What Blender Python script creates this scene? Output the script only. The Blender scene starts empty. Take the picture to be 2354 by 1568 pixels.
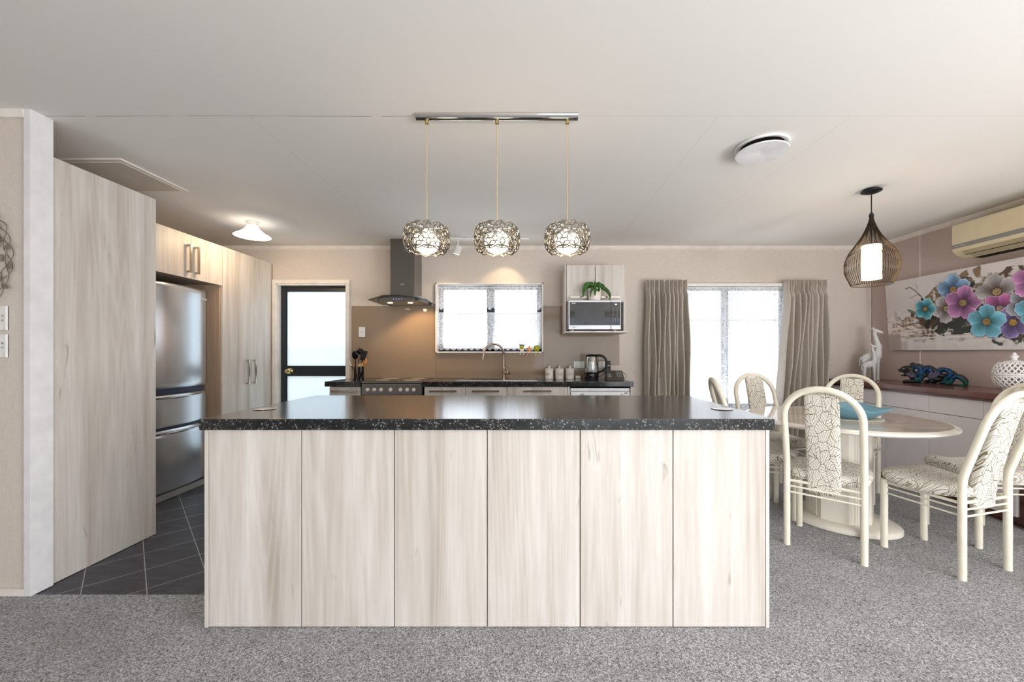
import bpy, bmesh, math, random
import numpy as np
from mathutils import Vector, Matrix, noise as mnoise
random.seed(7)
PI = math.pi
S = bpy.context.scene
COL = S.collection

# ------------------------------------------------------------------ camera
cam = bpy.data.cameras.new('camera'); cam_o = bpy.data.objects.new('camera', cam); COL.objects.link(cam_o)
cam_o.location = (0, 0, 1.21); cam_o.rotation_euler = (PI/2, 0, 0)
cam.lens = 14.0; cam.sensor_width = 36.0; cam.sensor_fit = 'HORIZONTAL'
cam.shift_x = -34/2354; cam.shift_y = 27/2354; cam.clip_start = 0.05; cam.clip_end = 200
S.camera = cam_o
# ------------------------------------------------------------------ world and exposure
S.view_settings.view_transform = 'Standard'; S.view_settings.look = 'None'
S.view_settings.gamma = 1.0; S.view_settings.use_curve_mapping = False
S.view_settings.exposure = 0.0
W = bpy.data.worlds.new('sky'); S.world = W; W.use_nodes = True
bg = W.node_tree.nodes['Background']; bg.inputs[0].default_value = (0.86, 0.93, 1.0, 1); bg.inputs[1].default_value = 3.9

def area(name, loc, rot, sx, sy, power, color):
    l = bpy.data.lights.new(name, 'AREA'); l.shape = 'RECTANGLE'; l.size = sx; l.size_y = sy; l.energy = power; l.color = color
    o = bpy.data.objects.new(name, l); o.location = loc; o.rotation_euler = rot; COL.objects.link(o); return o
# daylight entering the lounge behind the camera: glazed doors in the right and the front wall
L = []
L.append(area('daylight_side_doors', (3.86, -1.1, 1.2), (0, PI/2, 0), 2.0, 2.6, 66, (0.97, 0.98, 1.0)))
L.append(area('daylight_lounge_doors', (1.9, -3.4, 1.25), (PI/2, 0, 0), 2.6, 2.1, 18, (1.0, 0.98, 0.96)))
# added up-aimed fill lamps just inside those doors, to brighten the ceiling
L.append(area('ceiling_fill', (1.8, -3.3, 0.35), (math.radians(145), 0, 0), 2.8, 0.6, 98, (1.0, 0.97, 0.94)))
L.append(area('ceiling_fill', (3.8, -1.1, 0.3), (math.radians(148), 0, math.radians(90)), 2.6, 0.5, 110, (1.0, 0.97, 0.94)))
# unseen fill lamps added outside below the back sills, brightening the rear ceiling
L.append(area('back_ceiling_fill', (2.35, 4.80, 0.46), (math.radians(150), 0, PI), 1.2, 0.3, 60, (0.93, 0.96, 1.0)))
L.append(area('back_ceiling_fill', (-0.42, 4.80, 1.13), (math.radians(150), 0, PI), 1.1, 0.2, 40, (0.93, 0.96, 1.0)))
for l_ in L: l_.visible_glossy = False
# high sun over the garden behind the camera (lights the ground outside, not the picture's floor)
sl = bpy.data.lights.new('sun', 'SUN'); sl.energy = 7.0; sl.angle = 0.01; sl.color = (1.0, 0.95, 0.88)
so = bpy.data.objects.new('sun', sl); so.rotation_euler = (math.radians(28), 0, math.radians(20)); so.location = (0, -6, 9); COL.objects.link(so)
def point(name, loc, power, color=(1, 0.72, 0.42), r=0.03, parent=None):
    l = bpy.data.lights.new(name, 'POINT'); l.energy = power; l.color = color; l.shadow_soft_size = r
    o = bpy.data.objects.new(name, l); o.location = loc; COL.objects.link(o)
    return o
def spot(name, loc, target, power, angle, color=(1, 0.72, 0.42), blend=0.5, r=0.02):
    l = bpy.data.lights.new(name, 'SPOT'); l.energy = power; l.color = color; l.shadow_soft_size = r
    l.spot_size = math.radians(angle); l.spot_blend = blend
    o = bpy.data.objects.new(name, l); o.location = loc
    o.rotation_euler = (Vector(target)-Vector(loc)).to_track_quat('-Z', 'Y').to_euler(); COL.objects.link(o); return o

# ------------------------------------------------------------------ materials
def lin(c):
    if isinstance(c, str):
        c = tuple(int(c[i:i+2], 16) for i in (0, 2, 4))
    return tuple(((v/255)/12.92 if v/255 <= 0.04045 else ((v/255+0.055)/1.055)**2.4) for v in c) + (1.0,)
class NT:
    def __init__(s, name):
        s.m = bpy.data.materials.new(name); s.m.use_nodes = True; s.t = s.m.node_tree
        s.t.nodes.clear(); s.out = s.t.nodes.new('ShaderNodeOutputMaterial')
    def n(s, typ, ins=None, **kw):
        nd = s.t.nodes.new('ShaderNode'+typ)
        for k, v in kw.items(): setattr(nd, k, v)
        for k, v in (ins or {}).items():
            if hasattr(v, 'is_linked') or isinstance(v, bpy.types.NodeSocket): s.t.links.new(v, nd.inputs[k])
            else: nd.inputs[k].default_value = v
        return nd
    def math(s, op, a, b=0.0, c=None):
        ins = {0: a, 1: b}
        if c is not None: ins[2] = c
        return s.n('Math', ins, operation=op).outputs[0]
    def obj(s): return s.n('TexCoord').outputs['Object']
    def mapping(s, vec, scale=(1, 1, 1), loc=(0, 0, 0), rot=(0, 0, 0)):
        return s.n('Mapping', {'Vector': vec, 'Scale': scale, 'Location': loc, 'Rotation': rot}).outputs[0]
    def noise(s, vec, scale=5, detail=3, rough=0.5, dist=0):
        return s.n('TexNoise', {'Vector': vec, 'Scale': scale, 'Detail': detail, 'Roughness': rough, 'Distortion': dist})
    def ramp(s, fac, stops, interp='LINEAR'):
        r = s.n('ValToRGB', {'Fac': fac}); cr = r.color_ramp; cr.interpolation = interp
        while len(cr.elements) < len(stops): cr.elements.new(0.5)
        for e, (p, c) in zip(cr.elements, stops):
            e.position = p; e.color = c if len(c) == 4 else tuple(c)+(1,)
        return r.outputs[0]
    def mix(s, fac, a, b, mode='MIX'):
        nd = s.n('Mix', data_type='RGBA', blend_type=mode)
        for i, v in ((0, fac), (6, a), (7, b)):
            if isinstance(v, bpy.types.NodeSocket): s.t.links.new(v, nd.inputs[i])
            else: nd.inputs[i].default_value = v
        return nd.outputs[2]
    def bump(s, h, strength=0.2, dist=0.01):
        return s.n('Bump', {'Height': h, 'Strength': strength, 'Distance': dist}).outputs[0]
    def bsdf(s, color, rough=0.5, metal=0.0, normal=None, **kw):
        ins = {'Base Color': color, 'Roughness': rough, 'Metallic': metal}
        if normal is not None: ins['Normal'] = normal
        for k, v in kw.items(): ins[k.replace('_', ' ')] = v
        p = s.n('BsdfPrincipled', ins); return p.outputs[0]
    def done(s, sh):
        s.t.links.new(sh, s.out.inputs[0]); return s.m
G = {}
def rndvec(t):
    """object coordinates shifted by a per-object random amount"""
    oi = t.n('ObjectInfo')
    r = t.math('MULTIPLY', oi.outputs['Random'], 37.0)
    c = t.n('CombineXYZ', {0: r, 1: r, 2: r}).outputs[0]
    return t.n('VectorMath', {0: t.obj(), 1: c}, operation='ADD').outputs[0]
def plain(name, color, rough=0.5, metal=0.0, var=0.06, vs=12.0, bump=0.0, bs=80.0, **kw):
    t = NT(name); c = lin(color); v = t.obj()
    n = t.noise(v, vs, 3)
    d = tuple(x*(1-var) for x in c[:3])+(1,); l = tuple(min(1, x*(1+var)) for x in c[:3])+(1,)
    colr = t.ramp(n.outputs[0], [(0.3, d), (0.7, l)])
    nm = None
    if bump: nm = t.bump(t.noise(v, bs, 2).outputs[0], bump, 0.002)
    G[name] = t.done(t.bsdf(colr, rough, metal, nm, **kw)); return G[name]
def emis(name, color, strength):
    t = NT(name)
    G[name] = t.done(t.n('Emission', {'Color': lin(color), 'Strength': strength}).outputs[0]); return G[name]
def wood(name, base, dark, light, rough=0.45, flecks=True, axis='z'):
    t = NT(name); v = rndvec(t)
    sc = (1, 1, 0.055) if axis == 'z' else (1, 0.055, 1)
    m = t.mapping(v, sc)
    n1 = t.noise(m, 9, 4, 0.55, 0.3).outputs[0]
    n2 = t.noise(m, 60, 3, 0.6).outputs[0]
    cont = t.math('SINE', t.math('MULTIPLY', t.noise(t.mapping(v, tuple(0.8*x for x in sc)), 4.5, 2, 0.4).outputs[0], 95.0))
    cont = t.math('POWER', t.math('ABSOLUTE', cont), 4.0)
    c = t.ramp(n1, [(0.28, lin(dark)), (0.5, lin(base)), (0.72, lin(light))])
    c = t.mix(t.ramp(n2, [(0.42, (0.24,)*3), (0.62, (0,)*3)]), c, lin(dark))
    c = t.mix(t.math('MULTIPLY', cont, 0.22), c, lin(light))
    if flecks:
        fz = (1, 1, 0.16) if axis == 'z' else (1, 0.16, 1)
        f = t.noise(t.mapping(v, fz), 26, 2, 0.5, 0.6).outputs[0]
        c = t.mix(t.ramp(f, [(0.70, (0,)*3), (0.80, (0.65,)*3)]), c, tuple(0.55*x for x in lin(dark)[:3])+(1,))
    G[name] = t.done(t.bsdf(c, rough, 0, t.bump(n2, 0.08, 0.001))); return G[name]
wood('laminate', 'd5cec7', 'b4a99e', 'e5e1dc')
wood('brown_wood', '6a4038', '4c2a24', '7d5047', 0.22, False, 'y')
wood('side_wood', 'b29a83', '97806b', 'c4ad97')
plain('carcass', 'b9a896', 0.5)
plain('white_paint', 'e9e8ea', 0.35)
plain('trim_paint', 'efe9e2', 0.35)
plain('white_plastic', 'efefee', 0.25)
plain('grey_plastic', '9b9a98', 0.35)
plain('cream_metal', 'f3eddc', 0.18, Coat_Weight=0.6)
plain('black_gloss', '0b0b0c', 0.06)
plain('black_satin', '15151a', 0.35)
plain('navy_frame', '1f2a3c', 0.35)
plain('door_frame_dark', '20262e', 0.35)
plain('chrome', 'dcdcdc', 0.06, 1.0, var=0.02)
plain('shade_metal', 'a8a39a', 0.12, 1.0, var=0.05)
plain('dark_metal', '241e1a', 0.45, 0.3); plain('cage_wire', '33261a', 0.38, 0.5)
plain('brass', 'd9c590', 0.15, 1.0)
plain('tap_metal', 'b8a79a', 0.18, 1.0)
plain('handle_metal', 'c0b8ae', 0.22, 1.0)
plain('cord_gold', 'c8b083', 0.5)
plain('vent_white', 'e8e8ea', 0.4)
plain('aircon_cream', 'ddd0b0', 0.35, var=0.02)
plain('aircon_grey', '8d8b88', 0.3)
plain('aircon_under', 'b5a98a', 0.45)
plain('dark_gap', '1a1814', 0.8)
plain('ceramic_white', 'eeecee', 0.12)
plain('ceramic_cream', 'ece4dc', 0.15)
plain('leaf_green', '2f5c1c', 0.35, var=0.4, vs=20)
plain('soil', '3a2a1c', 0.9)
plain('sideboard_white', 'e2dcde', 0.35, var=0.02)
plain('hatch', 'cfc8be', 0.6)
plain('wire_art', '8c8270', 0.5, 0.4)
plain('wood_handle', 'c88a48', 0.5)
plain('wood_pale', 'dcc090', 0.5)
plain('mat_cream', 'efe6d4', 0.8, bump=0.6, bs=200)
plain('dragon_dark', '1c1c20', 0.35, var=0.3, vs=60)
plain('dragon_wing', '55546a', 0.4, var=0.3, vs=90)
plain('dishwasher_white', 'eef0f4', 0.2)
plain('badge_blue', '2c3350', 0.3)
plain('phone_grey', '55504c', 0.4)
plain('phone_black', '141314', 0.2)
plain('phone_key', '8b8580', 0.4)
plain('cable_black', '111111', 0.5)
plain('text_white', 'dddddd', 0.5)
plain('text_dark', '33302e', 0.5)
plain('silver', 'c9c9cc', 0.3, 0.6)
plain('microwave_screen', '2b2b2c', 0.2)
plain('veg_green', '2e7a45', 0.4); plain('veg_yellow', 'd8c431', 0.4); plain('veg_orange', 'dca070', 0.4)
plain('veg_lime', '9aa51c', 0.4, var=0.3, vs=90); plain('veg_white', 'eee6d8', 0.4)
plain('fence_wood', 'b8b0a5', 0.8); plain('house_wall', 'd8cfc8', 0.8); plain('house_roof', '7d7b7c', 0.8)
plain('shrub_blue', '3c7f8c', 0.6, var=0.5, vs=8); plain('outdoor_ground', 'c4c3bc', 0.9, var=0.2, vs=3)
emis('bulb_warm', 'ffe4be', 8.0); emis('bulb_inner', 'ffdca0', 15.0); emis('spot_lens', 'ffe2b8', 14.0)
emis('display_white', 'e8ecff', 2.0); emis('display_blue', '5f8cff', 2.0)

def stainless(name, color, rough, axis='x', aniso=False):
    t = NT(name); v = t.obj()
    sc = {'x': (0.03, 1, 1), 'y': (1, 0.03, 1), 'z': (1, 1, 0.03)}[axis]
    n = t.noise(t.mapping(v, sc), 380, 2).outputs[0]
    c = t.ramp(n, [(0.3, tuple(0.92*x for x in lin(color)[:3])+(1,)), (0.7, lin(color))])
    G[name] = t.done(t.bsdf(c, rough, 0.86 if name == 'steel_fridge' else 1.0, t.bump(n, 0.03, 0.0005)))
stainless('steel_fridge', 'dfe3ea', 0.22, 'y')
stainless('steel_dark', '8a8682', 0.24, 'z')
stainless('steel_sink', 'c6c3bf', 0.18, 'x')
stainless('steel_stove', '8f8e8c', 0.25, 'x')

def granite():
    t = NT('granite'); v = t.obj()
    vo = t.n('TexVoronoi', {'Vector': v, 'Scale': 230.0, 'Randomness': 1.0})
    s1 = t.n('SeparateColor', {0: vo.outputs['Color']}).outputs[0]
    vo2 = t.n('TexVoronoi', {'Vector': t.noise(v, 30, 2).outputs[1] if False else v, 'Scale': 95.0})
    s2 = t.n('SeparateColor', {0: vo2.outputs['Color']}).outputs[1]
    big = t.noise(v, 22, 3).outputs[0]
    m1 = t.math('MULTIPLY', t.ramp(s1, [(0.80, (0,)*3), (0.97, (1,)*3)]), t.ramp(big, [(0.40, (0,)*3), (0.65, (1,)*3)]))
    m2 = t.math('MULTIPLY', t.ramp(s2, [(0.90, (0,)*3), (0.95, (0.8,)*3)]), t.math('LESS_THAN', vo2.outputs['Distance'], 0.42))
    c = t.mix(big, lin('15171a'), lin('1e2226'))
    c = t.mix(t.math('MULTIPLY', m1, 0.7), c, lin('a9aaa4'))
    c = t.mix(t.math('MULTIPLY', m2, 0.55), c, lin('b5b4ac'))
    bm = t.noise(t.mapping(v, (1, 3, 1)), 90, 2).outputs[0]
    G['granite'] = t.done(t.bsdf(c, 0.17, 0, t.bump(bm, 0.04, 0.001), Coat_Weight=0.4, Coat_Roughness=0.14))
granite()

def carpet():
    t = NT('carpet'); v = t.obj()
    w = t.noise(v, 60, 2)
    vv = t.n('VectorMath', {0: v, 1: t.n('VectorMath', {0: w.outputs[1], 'Scale': 0.02}, operation='SCALE').outputs[0]}, operation='ADD').outputs[0]
    a = t.noise(vv, 150, 3, 0.7).outputs[0]
    b = t.noise(v, 3.2, 4, 0.6).outputs[0]
    c = t.ramp(a, [(0.36, lin('484848')), (0.46, lin('97979a')), (0.54, lin('c2c3c6')), (0.64, lin('f2f2f4'))])
    c = t.mix(t.ramp(b, [(0.3, (0.28,)*3), (0.6, (0,)*3)]), c, lin('6c6866'))
    G['carpet'] = t.done(t.bsdf(c, 0.95, 0, t.bump(a, 0.9, 0.012), Sheen_Weight=0.25))
carpet()

def tilefloor():
    t = NT('slate_tile'); v = t.n('NewGeometry').outputs['Position']
    s = t.n('SeparateXYZ', {0: v})
    u = t.math('DIVIDE', t.math('SUBTRACT', t.math('ADD', s.outputs[0], s.outputs[1]), 0.093), 0.334)
    w = t.math('DIVIDE', t.math('ADD', t.math('SUBTRACT', s.outputs[0], s.outputs[1]), 4.723), 0.362)
    def edge(x):
        f = t.math('FRACT', x); return t.math('MINIMUM', f, t.math('SUBTRACT', 1.0, f))
    g = t.math('LESS_THAN', t.math('MINIMUM', edge(u), edge(w)), 0.0085)
    cell = t.n('CombineXYZ', {0: t.math('FLOOR', u), 1: t.math('FLOOR', w), 2: 0.0}).outputs[0]
    r = t.n('TexWhiteNoise', {'Vector': cell}).outputs[0]
    st = t.noise(t.mapping(v, (1.2, 5, 1), rot=(0, 0, 0.78)), 5, 6, 0.65).outputs[0]
    c = t.ramp(st, [(0.3, lin('2b2d34')), (0.5, lin('3d4049')), (0.72, lin('5a5e68'))])
    c = t.mix(t.math('MULTIPLY', r, 0.35), c, lin('2f3138'))
    c = t.mix(g, c, lin('b3b3b5'))
    rg = t.math('ADD', 0.3, t.math('MULTIPLY', st, 0.25))
    G['slate_tile'] = t.done(t.bsdf(c, rg, 0, t.bump(t.math('SUBTRACT', st, g), 0.25, 0.004)))
tilefloor()

def wallpaper(name, color):
    t = NT(name); v = t.obj()
    a = t.noise(t.mapping(v, (1, 1, 0.12)), 260, 2).outputs[0]
    b = t.noise(t.mapping(v, (0.12, 0.12, 1)), 260, 2).outputs[0]
    s = t.math('ADD', a, b); c = lin(color)
    d = tuple(0.9*x for x in c[:3])+(1,)
    colr = t.ramp(t.math('MULTIPLY', s, 0.5), [(0.35, d), (0.6, c)])
    G[name] = t.done(t.bsdf(colr, 0.75, 0, t.bump(s, 0.15, 0.001)))
wallpaper('wall_beige', 'dcd2c8'); wallpaper('wall_mauve', 'cdbcb6')

def ceiling_mat():
    t = NT('ceiling_board'); v = t.obj(); s = t.n('SeparateXYZ', {0: v}); X = s.outputs[0]; Y = s.outputs[1]
    n = t.noise(v, 300, 2).outputs[0]
    wob = t.math('MULTIPLY', t.math('SUBTRACT', t.noise(v, 1.3, 3).outputs[0], 0.5), 0.02)
    crack = t.math('LESS_THAN', t.math('ABSOLUTE', t.math('SUBTRACT', t.math('ADD', Y, wob), 2.035)), 0.0016)
    crack = t.math('MULTIPLY', crack, t.math('GREATER_THAN', t.noise(t.mapping(v, (1, 0, 0)), 7, 2).outputs[0], 0.40))
    crack = t.math('MULTIPLY', crack, t.math('LESS_THAN', X, -0.6))
    j = None
    for pos in (-1.42, -0.22+1.2, 1.66, -2.9):
        e = t.math('LESS_THAN', t.math('ABSOLUTE', t.math('SUBTRACT', X, pos)), 0.0012)
        j = e if j is None else t.math('MAXIMUM', j, e)
    j = t.math('MULTIPLY', j, t.math('GREATER_THAN', Y, 2.04))
    l = t.math('LESS_THAN', t.math('ABSOLUTE', t.math('SUBTRACT', Y, 2.035)), 0.0012)
    c = t.mix(t.math('MULTIPLY', n, 0.3), lin('f1efec'), lin('e9e6e2'))
    c = t.mix(t.math('MULTIPLY', t.math('MAXIMUM', j, l), 0.35), c, lin('aaa49d'))
    c = t.mix(crack, c, lin('8f8880'))
    G['ceiling_board'] = t.done(t.bsdf(c, 0.8, 0, t.bump(n, 0.05, 0.001)))
ceiling_mat()

def splash():
    t = NT('splash_glass'); v = t.obj()
    n = t.noise(v, 2.0, 2).outputs[0]
    c = t.mix(n, lin('94826f'), lin('9d8b78'))
    G['splash_glass'] = t.done(t.bsdf(c, 0.06, 0, t.bump(n, 0.10, 0.02), Specular_IOR_Level=0.35))
splash()

def glass(name, tint=(0.96, 0.98, 1, 1), gloss=0.08, rough=0.02):
    t = NT(name)
    f = t.n('LayerWeight', {'Blend': 0.25}).outputs['Fresnel']
    f = t.math('ADD', t.math('MULTIPLY', f, 0.6), gloss)
    tr = t.n('BsdfTransparent', {'Color': tint}); gl = t.n('BsdfGlossy', {'Color': (1, 1, 1, 1), 'Roughness': rough})
    mx = t.n('MixShader', {0: f, 1: tr.outputs[0], 2: gl.outputs[0]}); G[name] = t.done(mx.outputs[0])
glass('clear_glass'); glass('hood_glass', (0.62, 0.66, 0.66, 1), 0.1); glass('kettle_glass', (0.9, 0.93, 0.93, 1), 0.14)
def frosted():
    t = NT('frosted_glass'); v = t.obj()
    n = t.noise(v, 140, 2).outputs[0]; nm = t.bump(n, 0.4, 0.003)
    a = t.n('BsdfTranslucent', {'Color': (0.5, 0.55, 0.58, 1), 'Normal': nm}); b = t.n('BsdfTransparent', {'Color': (0.95, 0.98, 1, 1)})
    m = t.n('MixShader', {0: 0.35, 1: a.outputs[0], 2: b.outputs[0]})
    g = t.n('BsdfGlossy', {'Roughness': 0.2}); m2 = t.n('MixShader', {0: 0.05, 1: m.outputs[0], 2: g.outputs[0]})
    G['frosted_glass'] = t.done(m2.outputs[0])
frosted()
def blueglass():
    t = NT('blue_glass'); v = t.obj(); n = t.noise(v, 160, 2).outputs[0]
    c = t.mix(n, lin('5aa6c6'), lin('a6d4e4'))
    G['blue_glass'] = t.done(t.bsdf(c, 0.12, 0, t.bump(n, 0.6, 0.003), Transmission_Weight=0.35, Alpha=0.93))
blueglass()
def lace(name, floral):
    t = NT(name); v = t.obj(); s = t.n('SeparateXYZ', {0: v})
    m = t.mapping(v, (1, 0.3, 1))
    vo = t.n('TexVoronoi', {'Vector': m, 'Scale': 17.0})
    nn = t.noise(m, 24, 2, 0.5, 1.0).outputs[0]
    pet = t.math('SINE', t.math('MULTIPLY', vo.outputs['Distance'], 26.0))
    pat = t.math('ADD', t.math('MULTIPLY', pet, 0.5), nn)
    pat = t.ramp(pat, [(0.52, (0,)*3), (0.66, (1,)*3)])
    a = t.math('ADD', 0.50, t.math('MULTIPLY', pat, floral))
    fine = t.noise(m, 500, 1).outputs[0]
    a = t.math('ADD', a, t.math('MULTIPLY', t.math('SUBTRACT', fine, 0.5), 0.2))
    tr = t.n('BsdfTransparent'); tl = t.n('BsdfTranslucent', {'Color': (0.93, 0.94, 0.97, 1)}); df = t.n('BsdfDiffuse', {'Color': (0.9, 0.9, 0.93, 1)})
    cl = t.n('MixShader', {0: 0.5, 1: tl.outputs[0], 2: df.outputs[0]})
    G[name] = t.done(t.n('MixShader', {0: a, 1: tr.outputs[0], 2: cl.outputs[0]}).outputs[0])
lace('lace', 0.32)
def linen():
    t = NT('linen'); v = t.obj()
    a = t.noise(t.mapping(v, (1, 1, 0.08)), 420, 2).outputs[0]; b = t.noise(t.mapping(v, (0.08, 0.08, 1)), 420, 2).outputs[0]
    s = t.math('MULTIPLY', t.math('ADD', a, b), 0.5)
    c = t.ramp(s, [(0.35, lin('cbc1b5')), (0.65, lin('ece5dc'))])
    d = t.bsdf(c, 0.9, 0, t.bump(s, 0.3, 0.002)); tl = t.n('BsdfTranslucent', {'Color': lin('cfc4b6')})
    G['linen'] = t.done(t.n('MixShader', {0: 0.22, 1: d, 2: tl.outputs[0]}).outputs[0])
linen()
def leaf_fabric():
    t = NT('leaf_fabric'); o = t.obj(); s = t.n('SeparateXYZ', {0: o})
    v = t.n('CombineXYZ', {0: s.outputs[0], 1: t.math('ADD', s.outputs[1], s.outputs[2]), 2: 0.0}).outputs[0]
    SC = 19.0
    sv = t.mapping(v, (SC, SC*0.72, 1))
    dn = t.n('VectorMath', {0: t.noise(sv, 1.6, 1).outputs[1], 1: (0.5, 0.5, 0.5)}, operation='SUBTRACT').outputs[0]
    sv = t.n('VectorMath', {0: sv, 1: t.n('VectorMath', {0: dn, 'Scale': 0.4}, operation='SCALE').outputs[0]}, operation='ADD').outputs[0]
    vo = t.n('TexVoronoi', {'Vector': sv, 'Scale': 1.0, 'Randomness': 0.85}, voronoi_dimensions='2D')
    ed = t.n('TexVoronoi', {'Vector': sv, 'Scale': 1.0, 'Randomness': 0.85}, voronoi_dimensions='2D', feature='DISTANCE_TO_EDGE')
    rnd = t.n('SeparateColor', {0: vo.outputs['Color']}).outputs[0]
    loc = t.n('VectorMath', {0: sv, 1: vo.outputs['Position']}, operation='SUBTRACT').outputs[0]
    ang = t.math('MULTIPLY', t.math('SUBTRACT', rnd, 0.5), 3.6)
    rot = t.n('VectorRotate', {'Vector': loc, 'Angle': ang}, rotation_type='Z_AXIS').outputs[0]
    q = t.n('SeparateXYZ', {0: rot}); x = q.outputs[0]; y = q.outputs[1]
    ax = t.math('ABSOLUTE', x)
    vein = t.math('ABSOLUTE', t.math('SINE', t.math('MULTIPLY', t.math('SUBTRACT', y, t.math('MULTIPLY', ax, 0.75)), 15.0)))
    vein = t.math('LESS_THAN', vein, 0.36)
    mid = t.math('LESS_THAN', ax, 0.022)
    edge = t.math('LESS_THAN', ed.outputs['Distance'], 0.02)
    m = t.math('MAXIMUM', t.math('MULTIPLY', vein, 0.8), t.math('MAXIMUM', mid, edge))
    wv = t.noise(o, 500, 1).outputs[0]
    c = t.mix(m, t.mix(wv, lin('e9e5dc'), lin('f4f1ea')), lin('857a5e'))
    G['leaf_fabric'] = t.done(t.bsdf(c, 0.85, 0, t.bump(wv, 0.2, 0.001)))
leaf_fabric()
def marble():
    t = NT('table_stone'); v = t.obj()
    n = t.noise(t.mapping(v, (1, 4, 1), rot=(0, 0, 0.5)), 3, 6, 0.6, 0.6).outputs[0]
    c = t.ramp(n, [(0.3, lin('d9c6b4')), (0.5, lin('e9ddd0')), (0.7, lin('f2ebe2'))])
    G['table_stone'] = t.done(t.bsdf(c, 0.07, 0, None, Coat_Weight=0.5))
    n2 = None
marble()
plain('table_edge', 'f0ebe3', 0.15, var=0.03)
plain('pedestal_cream', 'f1ebdf', 0.3, var=0.02)
def giraffe_mat():
    t = NT('giraffe_paint'); v = t.obj()
    n = t.noise(t.mapping(v, (1, 1, 1.5)), 70, 4, 0.7, 0.5).outputs[0]
    c = t.ramp(n, [(0.30, lin('8b8c90')), (0.42, lin('dfe1e4')), (0.7, lin('f2f3f4'))])
    G['giraffe_paint'] = t.done(t.bsdf(c, 0.5, 0, t.bump(n, 0.3, 0.002)))
giraffe_mat()
def dragon_mat():
    t = NT('dragon_scales'); v = t.obj(); s = t.n('SeparateXYZ', {0: v})
    vo = t.n('TexVoronoi', {'Vector': v, 'Scale': 120.0})
    c = t.ramp(t.math('MULTIPLY', s.outputs[2], 6.0), [(0.15, lin('1c7a6c')), (0.5, lin('1d5f9c')), (0.9, lin('1e5590'))])
    c = t.mix(t.ramp(vo.outputs['Distance'], [(0.2, (0,)*3), (0.7, (0.8,)*3)]), c, lin('10212c'))
    G['dragon_scales'] = t.done(t.bsdf(c, 0.25, 0.4, t.bump(vo.outputs['Distance'], 0.6, 0.003)))
dragon_mat()
def swirl():
    t = NT('swirl_glass'); v = t.obj(); s = t.n('SeparateXYZ', {0: v})
    a = t.math('ARCTAN2', s.outputs[1], s.outputs[0])
    st = t.math('SINE', t.math('ADD', t.math('MULTIPLY', a, 24.0), t.math('MULTIPLY', s.outputs[2], 30.0)))
    c = t.ramp(st, [(0.0, lin('ffffff')), (0.75, lin('fff6e4')), (0.95, lin('f0c98c'))])
    d = t.n('BsdfDiffuse', {'Color': c}); e = t.n('Emission', {'Color': c, 'Strength': 1.6})
    G['swirl_glass'] = t.done(t.n('AddShader', {0: d.outputs[0], 1: e.outputs[0]}).outputs[0])
swirl()

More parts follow.
